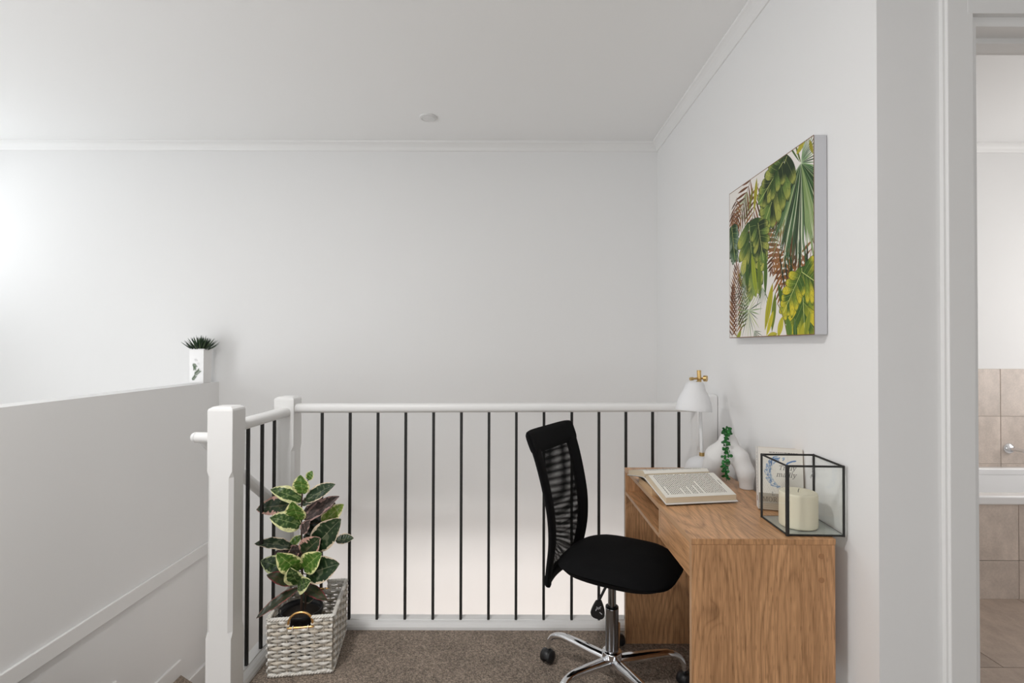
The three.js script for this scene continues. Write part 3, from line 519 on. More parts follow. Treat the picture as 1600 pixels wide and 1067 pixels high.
function leafTexture(base, hi, margin, mw, s) {   // u across, v along; blotchy cream margin
  return tex(96, 192, (u, v) => {
    const e = 1 - Math.abs(u - 0.5) * 2; const jag = vnoise(u * 4, v * 17, 4, 17, s) * 0.6 + vnoise(u * 12, v * 44, 12, 44, s + 1) * 0.28; const patch = vnoise(u * 2, v * 5, 2, 5, s + 7); const inM = e < mw * (0.02 + 1.1 * jag + 1.1 * Math.max(0, patch - 0.42)) ? 1 : 0;
    const veins = 0.5 + 0.5 * Math.sin((v - e * 0.22) * 120); const n = vnoise(u * 9, v * 20, 9, 20, s + 2); const mid = Math.abs(u - 0.5) < 0.014 ? 1 : 0;
    let c = base.map((b, i) => b + (hi[i] - b) * Math.min(1, n * 0.8 + veins * 0.12)); if (n > 0.74) c = c.map((b, i) => b * 0.6 + 0.4 * (margin[i] * 0.7));
    if (inM) c = margin.map((m) => m * (0.9 + 0.18 * n)); if (mid) c = c.map((b, i) => b * 0.55 + margin[i] * 0.45);
    return c.map((q) => cl(q * 1.16));
  });
}
const LT = {
  bright: leafTexture([48, 82, 26], [108, 142, 58], [208, 206, 150], 0.42, 71), cream: leafTexture([26, 48, 20], [74, 104, 46], [200, 200, 150], 0.36, 72), cream2: leafTexture([24, 42, 24], [52, 78, 40], [190, 196, 150], 0.38, 76),
  dark: leafTexture([20, 38, 22], [44, 66, 36], [196, 180, 158], 0.24, 73), darkest: leafTexture([14, 26, 16], [30, 46, 28], [110, 100, 86], 0.16, 74), pink: leafTexture([24, 40, 22], [48, 70, 36], [186, 148, 136], 0.5, 75),
  mauve: leafTexture([48, 40, 40], [86, 76, 72], [150, 122, 116], 0.42, 77), lime: leafTexture([86, 112, 40], [138, 158, 72], [214, 204, 160], 0.4, 78), redtip: leafTexture([30, 40, 24], [62, 66, 38], [104, 44, 48], 0.26, 79), pinkdark: leafTexture([26, 36, 20], [52, 58, 34], [126, 80, 72], 0.42, 80),
};
const LM = {}; for (const k in LT) LM[k] = phys({ map: LT[k], roughness: 0.36, side: THREE.DoubleSide, transmission: 0 });
const rp = thing('rubber_plant', 'variegated rubber plant with cream-edged green and pink leaves standing in the woven basket', 'plant', [-0.867, 0.012, -2.150]);
{
  part('nursery_pot', new THREE.LatheGeometry([[0, 0], [0.066, 0], [0.082, 0.165], [0.087, 0.166], [0.087, 0.180], [0.082, 0.180], [0.080, 0.160], [0, 0.160]].map((p) => new THREE.Vector2(...p)), 32), M.plastic, rp);
  part('soil', new THREE.LatheGeometry([[0.081, 0.158], [0.05, 0.166], [0.0, 0.169]].map((p) => new THREE.Vector2(...p)), 24), M.soil, rp);
  const axis = new THREE.CatmullRomCurve3([V(0, 0.15, 0), V(0.003, 0.297, 0), V(0.002, 0.415, 0), V(-0.002, 0.573, 0), V(0.002, 0.66, 0)]);
  const stems = [sweep(axis.getPoints(6), [[0.0055, 0.0055], [0.005, 0.005], [0.004, 0.004], [0.003, 0.003]], 24, 8)];
  stems.push(sweep([V(0.01, 0.15, -0.012), V(0.014, 0.22, -0.010), V(0.008, 0.27, 0)], [[0.004, 0.004], [0.003, 0.003]], 10, 8));
  const leaves = [
    [0.003, 0.631, 0.0, 0.001, 0.713, 0.02, 0.06, 0.95, 'bright', 0.15],
    [0.013, 0.681, -0.03, 0.031, 0.718, -0.03, 0.03, 0.9, 'bright', 0.1],
    [-0.002, 0.603, 0.0, -0.112, 0.659, 0.04, 0.06, 0.55, 'cream', 0.25],
    [0.017, 0.605, 0.0, 0.138, 0.671, 0.0, 0.057, 0.6, 'dark', 0.1],
    [-0.003, 0.583, -0.01, 0.061, 0.611, -0.03, 0.051, 0.4, 'dark', 0.1],
    [-0.041, 0.581, -0.02, -0.188, 0.565, 0.0, 0.073, 0.6, 'pink', 0.2],
    [-0.005, 0.526, 0.01, -0.019, 0.613, 0.05, 0.074, 0.95, 'bright', 0.2],
    [0.013, 0.522, 0.0, 0.148, 0.615, -0.02, 0.063, 0.5, 'mauve', 0.1],
    [-0.004, 0.539, -0.03, 0.122, 0.577, -0.05, 0.073, 0.5, 'mauve', 0.1],
    [0.068, 0.496, -0.05, 0.16, 0.576, -0.04, 0.058, 0.95, 'lime', 0.1],
    [-0.004, 0.503, 0.01, -0.1, 0.555, 0.07, 0.07, 0.65, 'cream', 0.35],
    [0.051, 0.411, 0.0, 0.178, 0.545, 0.05, 0.09, 0.95, 'dark', 0.1],
    [0.02, 0.439, -0.05, 0.062, 0.534, -0.06, 0.072, 0.9, 'darkest', 0.1],
    [0.005, 0.474, 0.01, 0.046, 0.532, 0.03, 0.039, 0.7, 'mauve', 0.1],
    [0.022, 0.422, -0.01, 0.037, 0.475, 0.0, 0.042, 0.7, 'darkest', 0.1],
    [0.129, 0.424, -0.04, 0.2, 0.43, -0.05, 0.043, 0.5, 'dark', 0.1],
    [-0.049, 0.403, -0.02, -0.185, 0.432, 0.02, 0.058, 0.35, 'dark', 0.2],
    [0.004, 0.38, 0.0, 0.088, 0.461, 0.03, 0.077, 0.9, 'pink', 0.2],
    [0.006, 0.331, 0.03, -0.061, 0.422, 0.09, 0.074, 0.85, 'bright', 0.3],
    [0.021, 0.335, 0.03, 0.108, 0.416, 0.07, 0.074, 0.85, 'bright', 0.3],
    [-0.044, 0.315, 0.0, -0.154, 0.367, 0.03, 0.07, 0.65, 'cream2', 0.2],
    [0.032, 0.313, 0.03, 0.177, 0.369, 0.06, 0.09, 0.8, 'dark', 0.1],
    [-0.047, 0.376, -0.02, -0.013, 0.411, -0.01, 0.046, 0.8, 'pink', 0.1],
    [-0.058, 0.408, -0.03, -0.011, 0.449, -0.03, 0.031, 0.8, 'bright', 0.1],
    [-0.062, 0.349, -0.02, -0.103, 0.388, 0.0, 0.061, 0.7, 'mauve', 0.1],
    [-0.025, 0.274, 0.02, -0.111, 0.327, 0.07, 0.046, 0.6, 'redtip', 0.3],
    [0.007, 0.277, 0.04, -0.009, 0.365, 0.09, 0.069, 0.9, 'cream', 0.2],
    [0.002, 0.266, 0.04, 0.074, 0.314, 0.09, 0.06, 0.8, 'cream', 0.3],
    [-0.015, 0.241, 0.0, -0.127, 0.18, 0.12, 0.036, 0.55, 'pinkdark', 0.2],
    [0.009, 0.252, 0.0, 0.137, 0.229, 0.08, 0.04, 0.5, 'redtip', 0.2],
    [-0.019, 0.198, -0.04, 0.047, 0.211, -0.05, 0.074, 0.8, 'darkest', 0.1],
    [-0.013, 0.359, -0.01, -0.036, 0.416, 0.0, 0.062, 0.8, 'mauve', 0.1],
    [-0.034, 0.35, -0.01, -0.108, 0.393, 0.0, 0.064, 0.6, 'mauve', 0.1],
  ];
  for (const [bX, bY, bZ, tX, tY, tZ, w, f, kind, curl] of leaves) {
    const b = V(bX, bY + 0.018, bZ), t = V(tX, tY + 0.018, tZ), d = t.clone().sub(b), L = d.length(), dn = d.clone().normalize();
    let n = V(0.12 * (rnd() - 0.5), (1 - f) * 1.0 + 0.12, f).normalize(); n.addScaledVector(dn, -n.dot(dn)).normalize(); const s = V().crossVectors(dn, n).normalize();
    const fold = 0.22;
    const g = grid((v, u) => {
      const x = u - 0.5, prof = Math.pow(Math.sin(Math.PI * Math.pow(Math.min(0.999, v * 0.97 + 0.03), 0.86)), 0.62) * (1 - 0.3 * Math.pow(v, 8)) + 0.02;
      const W = w * 1.14 * prof; const p = b.clone().addScaledVector(dn, v * L).addScaledVector(s, x * W);
      p.addScaledVector(n, Math.abs(x) * W * fold - (Math.abs(x) > 0.4 ? W * 0.01 : 0) + curl * L * (0.25 - Math.pow(v - 0.5, 2)) + 0.0015 * Math.sin(v * 21 + x * 4)); return p;
    }, 14, 6);
    const uv = g.attributes.uv; for (let i = 0; i < uv.count; i++) uv.setXY(i, uv.getY(i), uv.getX(i));
    part('leaf', g, LM[kind], rp);
    const hy = Math.min(0.64, Math.max(0.19, b.y - 0.02)); const near = axis.getPoint(Math.min(1, Math.max(0, (hy - 0.15) / 0.51)));
    stems.push(sweep([near, near.clone().lerp(b, 0.5).add(V(0, -0.004, 0)), b.clone().addScaledVector(dn, 0.004)], [[0.0022, 0.0022], [0.0018, 0.0018]], 6, 6));
  }
  part('stem', stems, M.stem, rp);
}

// ------------------------------------------------------------ desk
const desk = thing('desk', 'small oak-look desk with open cubby and drawer standing against the right wall', 'desk');
{
  const x0 = 0.489, x1 = 0.882, zn = -1.415, zf = -2.250, th = 0.016, e = 0.0012;
  part('desk_top', bx(x0, x1, 0.75 - th, 0.75, zf, zn, e, 2), M.oak2, desk);
  part('side_panel', bx(x0 + 0.001, x1 - 0.001, 0, 0.75 - th, zn - th, zn - 0.001, e, 1, [-0.744, 0.02]), M.oak, desk);
  part('side_panel', bx(x0 + 0.001, x1 - 0.001, 0, 0.75 - th, zf + 0.001, zf + th, e, 1, [0.31, 0.9]), M.oak, desk);
  part('divider', bx(x0 + 0.003, x1 - 0.02, 0.637, 0.75 - th, -1.735, -1.719, e, 1), M.oak, desk);
  part('shelf', bx(x0 + 0.002, x1 - 0.02, 0.637, 0.650, zf + th, -1.73, e, 2), M.oak2, desk);
  part('back_panel', bx(x1 - 0.022, x1 - 0.008, 0.40, 0.75 - th, zf + th, zn - th, e, 2), M.oak2, desk);
  const dr = new THREE.Group(); dr.name = 'drawer'; desk.add(dr);
  part('drawer_front', bx(x0 + 0.002, x0 + 0.017, 0.637, 0.75 - th - 0.003, -1.717, zn - th - 0.002, e, 2, [0.2, 0.1]), M.oak2, dr);
  part('drawer_box', [bx(x0 + 0.017, x1 - 0.03, 0.642, 0.647, -1.71, zn - th - 0.006, 0, 2), bx(x0 + 0.017, x1 - 0.03, 0.642, 0.71, -1.712, -1.70, 0, 2), bx(x0 + 0.017, x1 - 0.03, 0.642, 0.71, -1.445, zn - th - 0.006, 0, 2)], M.oak2, dr);
  part('edge_banding', [bx(x0 - 0.0006, x0 + 0.001, 0.7345, 0.7495, zf, zn), bx(x0 + 0.0004, x0 + 0.0015, 0, 0.734, zn - th, zn - 0.001), bx(x0 + 0.0004, x0 + 0.0015, 0, 0.734, zf + 0.001, zf + th), bx(x0 + 0.0012, x0 + 0.0025, 0.637, 0.650, zf + th, -1.73), bx(x0 + 0.002, x0 + 0.0035, 0.65, 0.734, -1.735, -1.719)], M.oakEdge, desk);
  for (const y of [0.703, 0.638]) { const g = new THREE.CylinderGeometry(0.0075, 0.0075, 0.0012, 24); g.rotateX(Math.PI / 2); g.translate(0.843, y, zn - 0.0004); part('screw_cap', g, M.plug, desk); }
}

// ------------------------------------------------------------ office chair
const chair = thing('office_chair', 'black mesh-back swivel office chair on a chrome five-star base pulled up to the desk', 'office chair', [0.376, 0, -1.947], R(-31));
{
  // seat: rounded cushion, waterfall front
  const sup = (u, v, top) => { // u along -1..1, v across -1..1 as superellipse disc
    const a = u * Math.PI * 2, r = v; const ex = 0.64, c = Math.cos(a), s = Math.sin(a); const x = 0.034 + 0.212 * Math.sign(c) * Math.pow(Math.abs(c), ex) * r, z = 0.206 * Math.sign(s) * Math.pow(Math.abs(s), ex) * r;
    const edge = Math.pow(r, 7), front = Math.max(0, (x - 0.10) / 0.14), back = Math.max(0, (-x - 0.08) / 0.1);
    const y = top ? 0.522 - 0.038 * edge - 0.022 * front * front - 0.006 * back + 0.004 * Math.cos(z * 16) - 0.006 * (1 - r) : 0.436 + 0.042 * edge - 0.006 * front * front; return V(x, y, z);
  };
  part('seat', [grid((u, v) => sup(-u, v, true), 48, 12), grid((u, v) => sup(u, v, false), 48, 10)].map((g) => { return g; }), M.fabric, chair);
  const seam = []; for (let i = 0; i <= 20; i++) { const z = -0.185 + 0.37 * i / 20; const r = Math.abs(z) / 0.2; seam.push(V(0.105 + 0.004 * Math.sin(i), 0.5205 - 0.030 * Math.pow(r, 5) + 0.004 * Math.cos(z * 16) - 0.006 * (1 - r), z)); }
  part('seat_seam', tube(seam, 0.0013, 40, 6), M.plastic, chair);
  part('seat_mechanism', [bx(-0.08, 0.10, 0.412, 0.440, -0.07, 0.07, 0.008), bx(-0.21, -0.05, 0.418, 0.434, -0.03, 0.03, 0.004)], M.plastic, chair);
  // backrest: curved fabric frame around two layers of mesh
  const prof = new THREE.CatmullRomCurve3([V(-0.222, 0.375, 0), V(-0.204, 0.45, 0), V(-0.188, 0.55, 0), V(-0.190, 0.65, 0), V(-0.209, 0.75, 0), V(-0.236, 0.85, 0), V(-0.274, 0.957, 0)]);
  const half = (t) => 0.155 + 0.036 * Math.pow(t, 0.8) - 0.03 * Math.pow(1 - t, 6);
  const bk3 = (t, s, off) => { const p = prof.getPoint(t), d = prof.getTangent(t), n = V(d.y, -d.x, 0); const q = p.clone().addScaledVector(n, off + 0.020 * s * s - 0.006); q.z = s * half(t); q.y += t > 0.85 ? -0.009 * Math.pow(Math.abs(s), 6) * (t - 0.85) / 0.15 : 0; return q; };
  const frameGs = []; const ringPts = []; // rounded rectangle path in (t, s)
  const rp4 = (t, s) => bk3(t, s, 0);
  const band = (t0, t1, s0, s1, th, nt, ns) => shell((u, v) => bk3(t0 + (t1 - t0) * v, s0 + (s1 - s0) * u, th * Math.sqrt(Math.max(0.05, 1 - Math.pow(2 * u - 1, 4)))), (u, v) => bk3(t0 + (t1 - t0) * v, s0 + (s1 - s0) * u, -th * Math.sqrt(Math.max(0.05, 1 - Math.pow(2 * u - 1, 4)))), ns, nt);
  part('backrest_side', band(0, 0.985, -1, -0.66, 0.012, 30, 8), M.fabric, chair);
  part('backrest_side', band(0, 0.985, 0.66, 1, 0.012, 30, 8), M.fabric, chair);
  const hb = (t0, t1, th) => shell((u, v) => bk3(t0 + (t1 - t0) * u, -0.97 + 1.94 * v, th * Math.sqrt(Math.max(0.05, 1 - Math.pow(2 * u - 1, 4)))), (u, v) => bk3(t0 + (t1 - t0) * u, -0.97 + 1.94 * v, -th * Math.sqrt(Math.max(0.05, 1 - Math.pow(2 * u - 1, 4)))), 8, 20);
  part('backrest_top', hb(0.865, 1.0, 0.013), M.fabric, chair); part('backrest_bottom', hb(0, 0.12, 0.013), M.fabric, chair);
  const meshA = tex(64, 64, (u, v) => { const q = (a) => Math.abs(((a % 1) + 1) % 1 - 0.5); const hole = Math.hypot(q(u * 4) , q(v * 4)) < 0.29 ? 0 : 255; return [hole, hole, hole]; }, false);
  const mm = (k) => { const t = meshA.clone(); t.repeat.set(26 * k, 52 * k); t.needsUpdate = true; return phys({ color: lin(0.006, 0.006, 0.0065), specularIntensity: 0.3, roughness: 0.95, alphaMap: t, transparent: true, side: THREE.DoubleSide }); };
  part('mesh_panel', grid((u, v) => bk3(0.10 + 0.78 * v, -0.70 + 1.4 * u, 0.006), 16, 24), mm(1), chair, 'see-through black mesh of the backrest');
  part('mesh_panel', grid((u, v) => bk3(0.10 + 0.78 * v, -0.70 + 1.4 * u, -0.007), 16, 24), mm(1.06), chair);
  // gas lift
  part('gas_lift', new THREE.LatheGeometry([[0.0, 0.44], [0.015, 0.44], [0.015, 0.30]].map((p) => new THREE.Vector2(...p)), 24), M.gunmetal, chair);
  part('column', new THREE.LatheGeometry([[0.0155, 0.300], [0.024, 0.303], [0.0245, 0.296], [0.0245, 0.13], [0.0225, 0.12]].map((p) => new THREE.Vector2(...p)), 32), M.gunmetal, chair);
  part('column_collar', new THREE.LatheGeometry([[0.0, 0.302], [0.017, 0.3045], [0.0225, 0.3035]].map((p) => new THREE.Vector2(...p)), 32), M.plastic, chair);
  part('hub', new THREE.LatheGeometry([[0.0245, 0.142], [0.034, 0.140], [0.037, 0.136], [0.037, 0.116], [0.033, 0.110], [0.031, 0.085], [0.018, 0.082], [0.016, 0.062], [0, 0.060]].map((p) => new THREE.Vector2(...p)), 32), M.chrome, chair);
  // lever on the near side
  const lv = part('lever', [bar(V(0.01, 0.425, 0.05), V(-0.030, 0.335, 0.068), 0.005, 10)], M.plastic, chair);
  { const s = new THREE.Shape(); s.moveTo(-0.006, 0.032); s.lineTo(0.010, 0.032); s.quadraticCurveTo(0.024, 0.0, 0.020, -0.020); s.quadraticCurveTo(0.016, -0.034, 0.0, -0.030); s.quadraticCurveTo(-0.026, -0.026, -0.025, -0.008); s.quadraticCurveTo(-0.02, 0.012, -0.006, 0.032);
    const g = new THREE.ExtrudeGeometry(s, { depth: 0.004, bevelEnabled: true, bevelSize: 0.003, bevelThickness: 0.003, bevelSegments: 3 }); g.rotateY(R(31)); g.translate(-0.028, 0.312, 0.068); part('paddle', g, M.plastic, lv);
    const mk = []; for (const [x, y, a, l] of [[-0.006, 0.006, 0.5, 0.018], [-0.006, 0.012, -0.4, 0.014], [-0.010, -0.001, 1.2, 0.010], [0.004, -0.006, -0.7, 0.012], [0.000, 0.004, 2.2, 0.012]]) { const q = new THREE.BoxGeometry(l, 0.0028, 0.0006); q.translate(l / 2, 0, 0); q.rotateZ(a); q.translate(x, y, 0.0078); q.rotateY(R(31)); q.translate(-0.028, 0.312, 0.068); mk.push(q); }
    part('lever_marking', mk, M.canvasSide, lv); }
  // five legs with casters; directions measured in the room, the chair's turn taken off
  for (const deg of [-2, 70, 142, 214, 286]) {
    const a = R(deg) - R(31); const d = (r, y) => V(Math.cos(a) * r, y, Math.sin(a) * r);
    const leg = part('leg', sweep([d(0.024, 0.106), d(0.08, 0.112), d(0.16, 0.122), d(0.215, 0.125), d(0.252, 0.112), d(0.269, 0.088), d(0.274, 0.055)], [[0.021, 0.0175], [0.021, 0.0175], [0.0195, 0.0165], [0.0175, 0.0145], [0.0145, 0.012], [0.011, 0.010], [0.009, 0.009]], 36, 16), M.chrome, chair);
    const c = d(0.276, 0.027), tw = a + 1.1 + deg * 0.01, ax = V(Math.cos(tw), 0, Math.sin(tw)), gs = [];
    for (const s of [-1, 1]) { const g = new THREE.LatheGeometry([[0, 0.007], [0.017, 0.008], [0.024, 0.006], [0.026, 0.0], [0.024, -0.007], [0, -0.008]].map((p) => new THREE.Vector2(...p)), 24); g.applyQuaternion(new THREE.Quaternion().setFromUnitVectors(V(0, 1, 0), ax)); g.translate(c.x + ax.x * s * 0.015, c.y, c.z + ax.z * s * 0.015); gs.push(g); }
    const hood = new THREE.SphereGeometry(0.030, 20, 10, 0, Math.PI * 2, 0, Math.PI * 0.5); hood.scale(1, 1, 1); hood.translate(c.x, c.y, c.z); gs.push(hood);
    const cs = part('caster', gs, M.plastic, leg);
    part('caster_stem', bar(d(0.274, 0.05), d(0.272, 0.082), 0.007, 12), M.chrome, leg);
  }
}

// ------------------------------------------------------------ desk lamp
const lamp = thing('desk_lamp', 'white desk lamp with bell shade and brass joint at the far end of the desk', 'lamp', [0.782, 0.75, -2.137]);
{
  part('lamp_base', new THREE.LatheGeometry([[0, 0], [0.068, 0], [0.071, 0.006], [0.070, 0.020], [0.064, 0.040], [0.050, 0.058], [0.030, 0.070], [0.010, 0.074], [0, 0.074]].map((p) => new THREE.Vector2(...p)), 40), M.whiteMatt, lamp);
  part('brass_ring', new THREE.CylinderGeometry(0.0105, 0.0105, 0.016, 24).translate(0, 0.080, 0), M.brass, lamp);
  const pole = part('pole', bar(V(0, 0.085, 0), V(-0.010, 0.395, 0), 0.0068, 16, 0.0060), M.whiteMetal, lamp);
  const joint = [bar(V(-0.010, 0.378, 0), V(-0.0115, 0.426, 0), 0.0085, 20), bar(V(-0.046, 0.392, 0.012), V(0.012, 0.392, -0.006), 0.0042, 14)];
  part('brass_joint', joint, M.brass, lamp);
  part('brass_knob', bar(V(-0.052, 0.391, 0.014), V(-0.040, 0.3915, 0.010), 0.0068, 18), M.brass, lamp);
  part('brass_knob', bar(V(0.010, 0.392, -0.004), V(0.020, 0.392, 0.004), 0.0125, 24), M.brass, lamp);
  const sg = new THREE.LatheGeometry([[0, 0.118], [0.026, 0.117], [0.033, 0.113], [0.036, 0.106], [0.042, 0.086], [0.056, 0.060], [0.066, 0.034], [0.070, 0.010], [0.0705, 0], [0.068, 0], [0.066, 0.012], [0.060, 0.036], [0.048, 0.062], [0.034, 0.090], [0, 0.108]].map((p) => new THREE.Vector2(...p)), 48);
  sg.rotateZ(R(-4)); sg.rotateX(R(-3)); sg.translate(-0.046, 0.264, 0.036); part('shade', sg, M.whiteMatt, lamp);
  part('socket', [new THREE.CylinderGeometry(0.014, 0.014, 0.04, 20).translate(-0.043, 0.345, 0.034)], M.whiteMetal, lamp);
  part('shade_bracket', bar(V(-0.036, 0.372, 0.030), V(-0.0105, 0.388, 0.006), 0.005, 12), M.brass, lamp);
  part('bulb', new THREE.LatheGeometry([[0, -0.045], [0.014, -0.041], [0.022, -0.028], [0.022, -0.018], [0.012, 0.0], [0.011, 0.012]].map((p) => new THREE.Vector2(...p)), 24).translate(-0.044, 0.315, 0.035), M.acrylic, lamp);
}

// ------------------------------------------------------------ arch vase with trailing greenery
function sdfMesh(f, c, half, res) {   // marching cubes on a signed distance, cube centred at c
  const mc = new MarchingCubes(res, new THREE.MeshBasicMaterial(), false, false, 200000); mc.isolation = 0; mc.reset();
  for (let k = 0; k < res; k++) for (let j = 0; j < res; j++) for (let i = 0; i < res; i++) { const p = V((i - res / 2) / (res / 2), (j - res / 2) / (res / 2), (k - res / 2) / (res / 2)).multiplyScalar(half).add(c); mc.field[i + j * res + k * res * res] = -f(p); }
  mc.update(); const n = mc.count ?? mc.geometry.drawRange.count; const g = new THREE.BufferGeometry();
  const pos = mc.positionArray.slice(0, n * 3); for (let i = 0; i < n; i++) { pos[i * 3] = pos[i * 3] * half + c.x; pos[i * 3 + 1] = pos[i * 3 + 1] * half + c.y; pos[i * 3 + 2] = pos[i * 3 + 2] * half + c.z; }
  g.setAttribute('position', new THREE.BufferAttribute(pos, 3)); g.setAttribute('normal', new THREE.BufferAttribute(mc.normalArray.slice(0, n * 3), 3)); return g;
}
const capsule = (p, a, b, ra, rb) => { const ab = b.clone().sub(a), t = Math.max(0, Math.min(1, p.clone().sub(a).dot(ab) / ab.lengthSq())); return p.distanceTo(a.clone().addScaledVector(ab, t)) - (ra + (rb - ra) * t); };
const smin = (a, b, k) => { const h = Math.max(0, k - Math.abs(a - b)) / k; return Math.min(a, b) - h * h * k / 4; };
const vase = thing('arch_vase', 'white arch-shaped ceramic vase with two legs standing between the lamp and the books', 'vase', [0.822, 0.75, -1.975], 0);
{
  const u = V(0.60, 0, 0.80);   // the arch's own width runs along this direction
  const P = (a, y) => V(u.x * a, y, u.z * a);
  const bones = [[P(0, 0.190), P(0.0, 0.150), 0.021, 0.029], [P(0.0, 0.150), P(-0.040, 0.098), 0.032, 0.043], [P(-0.040, 0.098), P(-0.062, 0.048), 0.042, 0.033], [P(-0.062, 0.048), P(-0.058, 0.0), 0.033, 0.027],
    [P(0.0, 0.150), P(0.044, 0.108), 0.029, 0.029], [P(0.044, 0.108), P(0.070, 0.060), 0.029, 0.025], [P(0.070, 0.060), P(0.073, 0.0), 0.025, 0.024]];
  const limb = (p, bs) => { let d = 1; for (const [a, b, ra, rb] of bs) d = smin(d, capsule(p, a, b, ra, rb), 0.030); return d; };
  const f = (p) => { let d = smin(limb(p, bones.slice(0, 4)), limb(p, bones.slice(4)), 0.008); d = Math.max(d, -p.y + 0.0005, p.y - 0.197); const bore = Math.max(capsule(p, P(0, 0.21), P(0, 0.15), 0.013, 0.012), 0.15 - p.y); return Math.max(d, -bore); };
  part('vase_body', sdfMesh(f, V(0, 0.095, 0), 0.13, 84), M.ceramic, vase);
}
const ivy = thing('trailing_greenery', 'sprig of tiny bright green leaves trailing down the front of the white vase', 'trailing plant', [0.822, 0.75, -1.975]);
{
  const path = new THREE.CatmullRomCurve3([V(-0.002, 0.170, 0.002), V(-0.004, 0.203, 0.004), V(-0.014, 0.208, 0.020), V(-0.020, 0.190, 0.034), V(-0.028, 0.150, 0.050), V(-0.034, 0.110, 0.062), V(-0.034, 0.070, 0.064), V(-0.032, 0.030, 0.064)]);
  part('vine', new THREE.TubeGeometry(path, 40, 0.0012, 6), M.greenLeaf, ivy);
  const lm = [[0.012, 0.14, 0.022], [0.008, 0.09, 0.016], [0.02, 0.19, 0.03]].map((c) => std({ color: lin(...c), roughness: 0.5, side: THREE.DoubleSide }));
  const leaf = grid((a, b) => { const w = 0.0058 * Math.pow(Math.sin(Math.PI * Math.min(0.99, a * 0.9 + 0.08)), 0.7), x = b - 0.5; return V(x * 2 * w, a * 0.013, Math.abs(x) * 0.002 + 0.002 * Math.sin(a * 3)); }, 5, 4);
  for (let i = 0; i < 96; i++) {
    const t = 0.22 + 0.77 * Math.pow(i / 96, 1.05), p = path.getPoint(t), w = t > 0.9 ? 0.006 : 0.012; const m = part('leaf', leaf, lm[i % 3], ivy);
    m.position.set(p.x + rr(-w, w) * 0.9, p.y + rr(-0.006, 0.006), p.z + rr(0, 0.010)); m.rotation.set(rr(-0.7, 0.5), rr(-0.9, 0.9), rr(-2.6, 2.6)); m.scale.setScalar(rr(0.75, 1.1));
  }
}

// ------------------------------------------------------------ books
function pageTexture(w, h, dir) {   // lines of small print too small to read, with paragraph breaks
  const c = document.createElement('canvas'); c.width = 700; c.height = 1000; const g = c.getContext('2d'); g.fillStyle = '#eae6dd'; g.fillRect(0, 0, 700, 1000); g.fillStyle = '#2c2825';
  let indent = false;
  for (let y = 95; y < 930; y += 26) { const end = rnd() < 0.16 ? rr(0.3, 0.8) : 1; let x = 75 + (indent ? 32 : 0); while (x < 75 + 550 * end) { const l = rr(14, 58); g.fillRect(x, y, Math.min(l, 625 - x), 9); x += l + 8; } indent = end < 1; }
  g.fillRect(290, 50, 120, 8); const t = new THREE.CanvasTexture(c); t.colorSpace = THREE.SRGBColorSpace; return t;
}
const kb = thing('closed_book', 'closed book with tan page edges lying under the open book at the desk edge', 'book', [0.578, 0.75, -1.905], R(2));
{
  const w = 0.091, d = 0.080; part('page_block', bx(-w, w - 0.004, 0.003, 0.025, -d, d, 0.002), M.kraft, kb);
  part('cover', [bx(-w - 0.001, w, 0, 0.003, -d - 0.002, d + 0.001, 0.001), bx(-w - 0.001, w, 0.025, 0.028, -d - 0.002, d + 0.001, 0.001), bx(w - 0.004, w, 0.001, 0.027, -d - 0.002, d + 0.001, 0.001)], M.kraft, kb);
}
const ob = thing('open_book', 'open paperback with printed pages lying face up across the desk', 'book', [0.604, 0.75, -1.888], R(9));
{
  // x runs along the spine, z from far (-) to near (+); heights above the desk top
  const L = 0.125, cover = (z) => z > 0 ? 0.050 - 0.043 * Math.pow(z / 0.172, 1.0) : 0.052 - 0.030 * Math.pow(-z / 0.165, 1.2);
  const top = (z) => { const a = Math.abs(z), s = z > 0 ? 0.166 : 0.160, t = Math.min(1, a / s); return cover(z) + 0.003 + 0.020 * Math.min(1, Math.pow(t / 0.14, 0.6)) * (1 - 0.22 * t); };
  const lay = (z0, z1, lo, hi, x0, x1) => shell((u, v) => { const z = z0 + (z1 - z0) * v; return V(x0 + (x1 - x0) * u, hi(z), z); }, (u, v) => { const z = z0 + (z1 - z0) * v; return V(x0 + (x1 - x0) * u, lo(z), z); }, 2, 24);
  const flip = (g) => { g = plain(g); const p = g.attributes.position.array, n = g.attributes.normal.array, u = g.attributes.uv.array; return g; };
  const two = (m) => { const q = m.clone(); q.side = THREE.DoubleSide; return q; };
  part('cover', lay(-0.168, 0.172, (z) => cover(z) - 0.0016, cover, -L - 0.003, L + 0.003), two(M.coverWhite), ob);
  part('cover_lining', lay(-0.166, 0.170, (z) => cover(z) - 0.0030, (z) => cover(z) - 0.0016, -L - 0.0025, L + 0.0025), two(M.coverDark), ob);
  part('page_block', lay(0.004, 0.166, (z) => cover(z) + 0.0004, (z) => top(z) - 0.0006, -L, L), two(M.pageEdge), ob);
  part('page_block', lay(-0.160, -0.004, (z) => cover(z) + 0.0004, (z) => top(z) - 0.0006, -L, L), two(M.pageEdge), ob);
  const pg = (z0, z1, t) => { const g = grid((u, v) => { const z = z0 + (z1 - z0) * v; return V(-L + 2 * L * u, top(z), z); }, 4, 24); const uv = g.attributes.uv; return g; };
  // lines of print run across the spine, the reader sits at the left of the desk
  const remap = (g, f) => { const uv = g.attributes.uv; for (let i = 0; i < uv.count; i++) { const [a, b] = f(uv.getX(i), uv.getY(i)); uv.setXY(i, a, b); } return g; };
  const pm = std({ map: pageTexture(), roughness: 0.9, side: THREE.DoubleSide });
  part('printed_page', remap(pg(0.006, 0.166), (u, v) => [v, u]), pm, ob);
  part('printed_page', remap(pg(-0.160, -0.006), (u, v) => [v, u]), pm, ob);
}
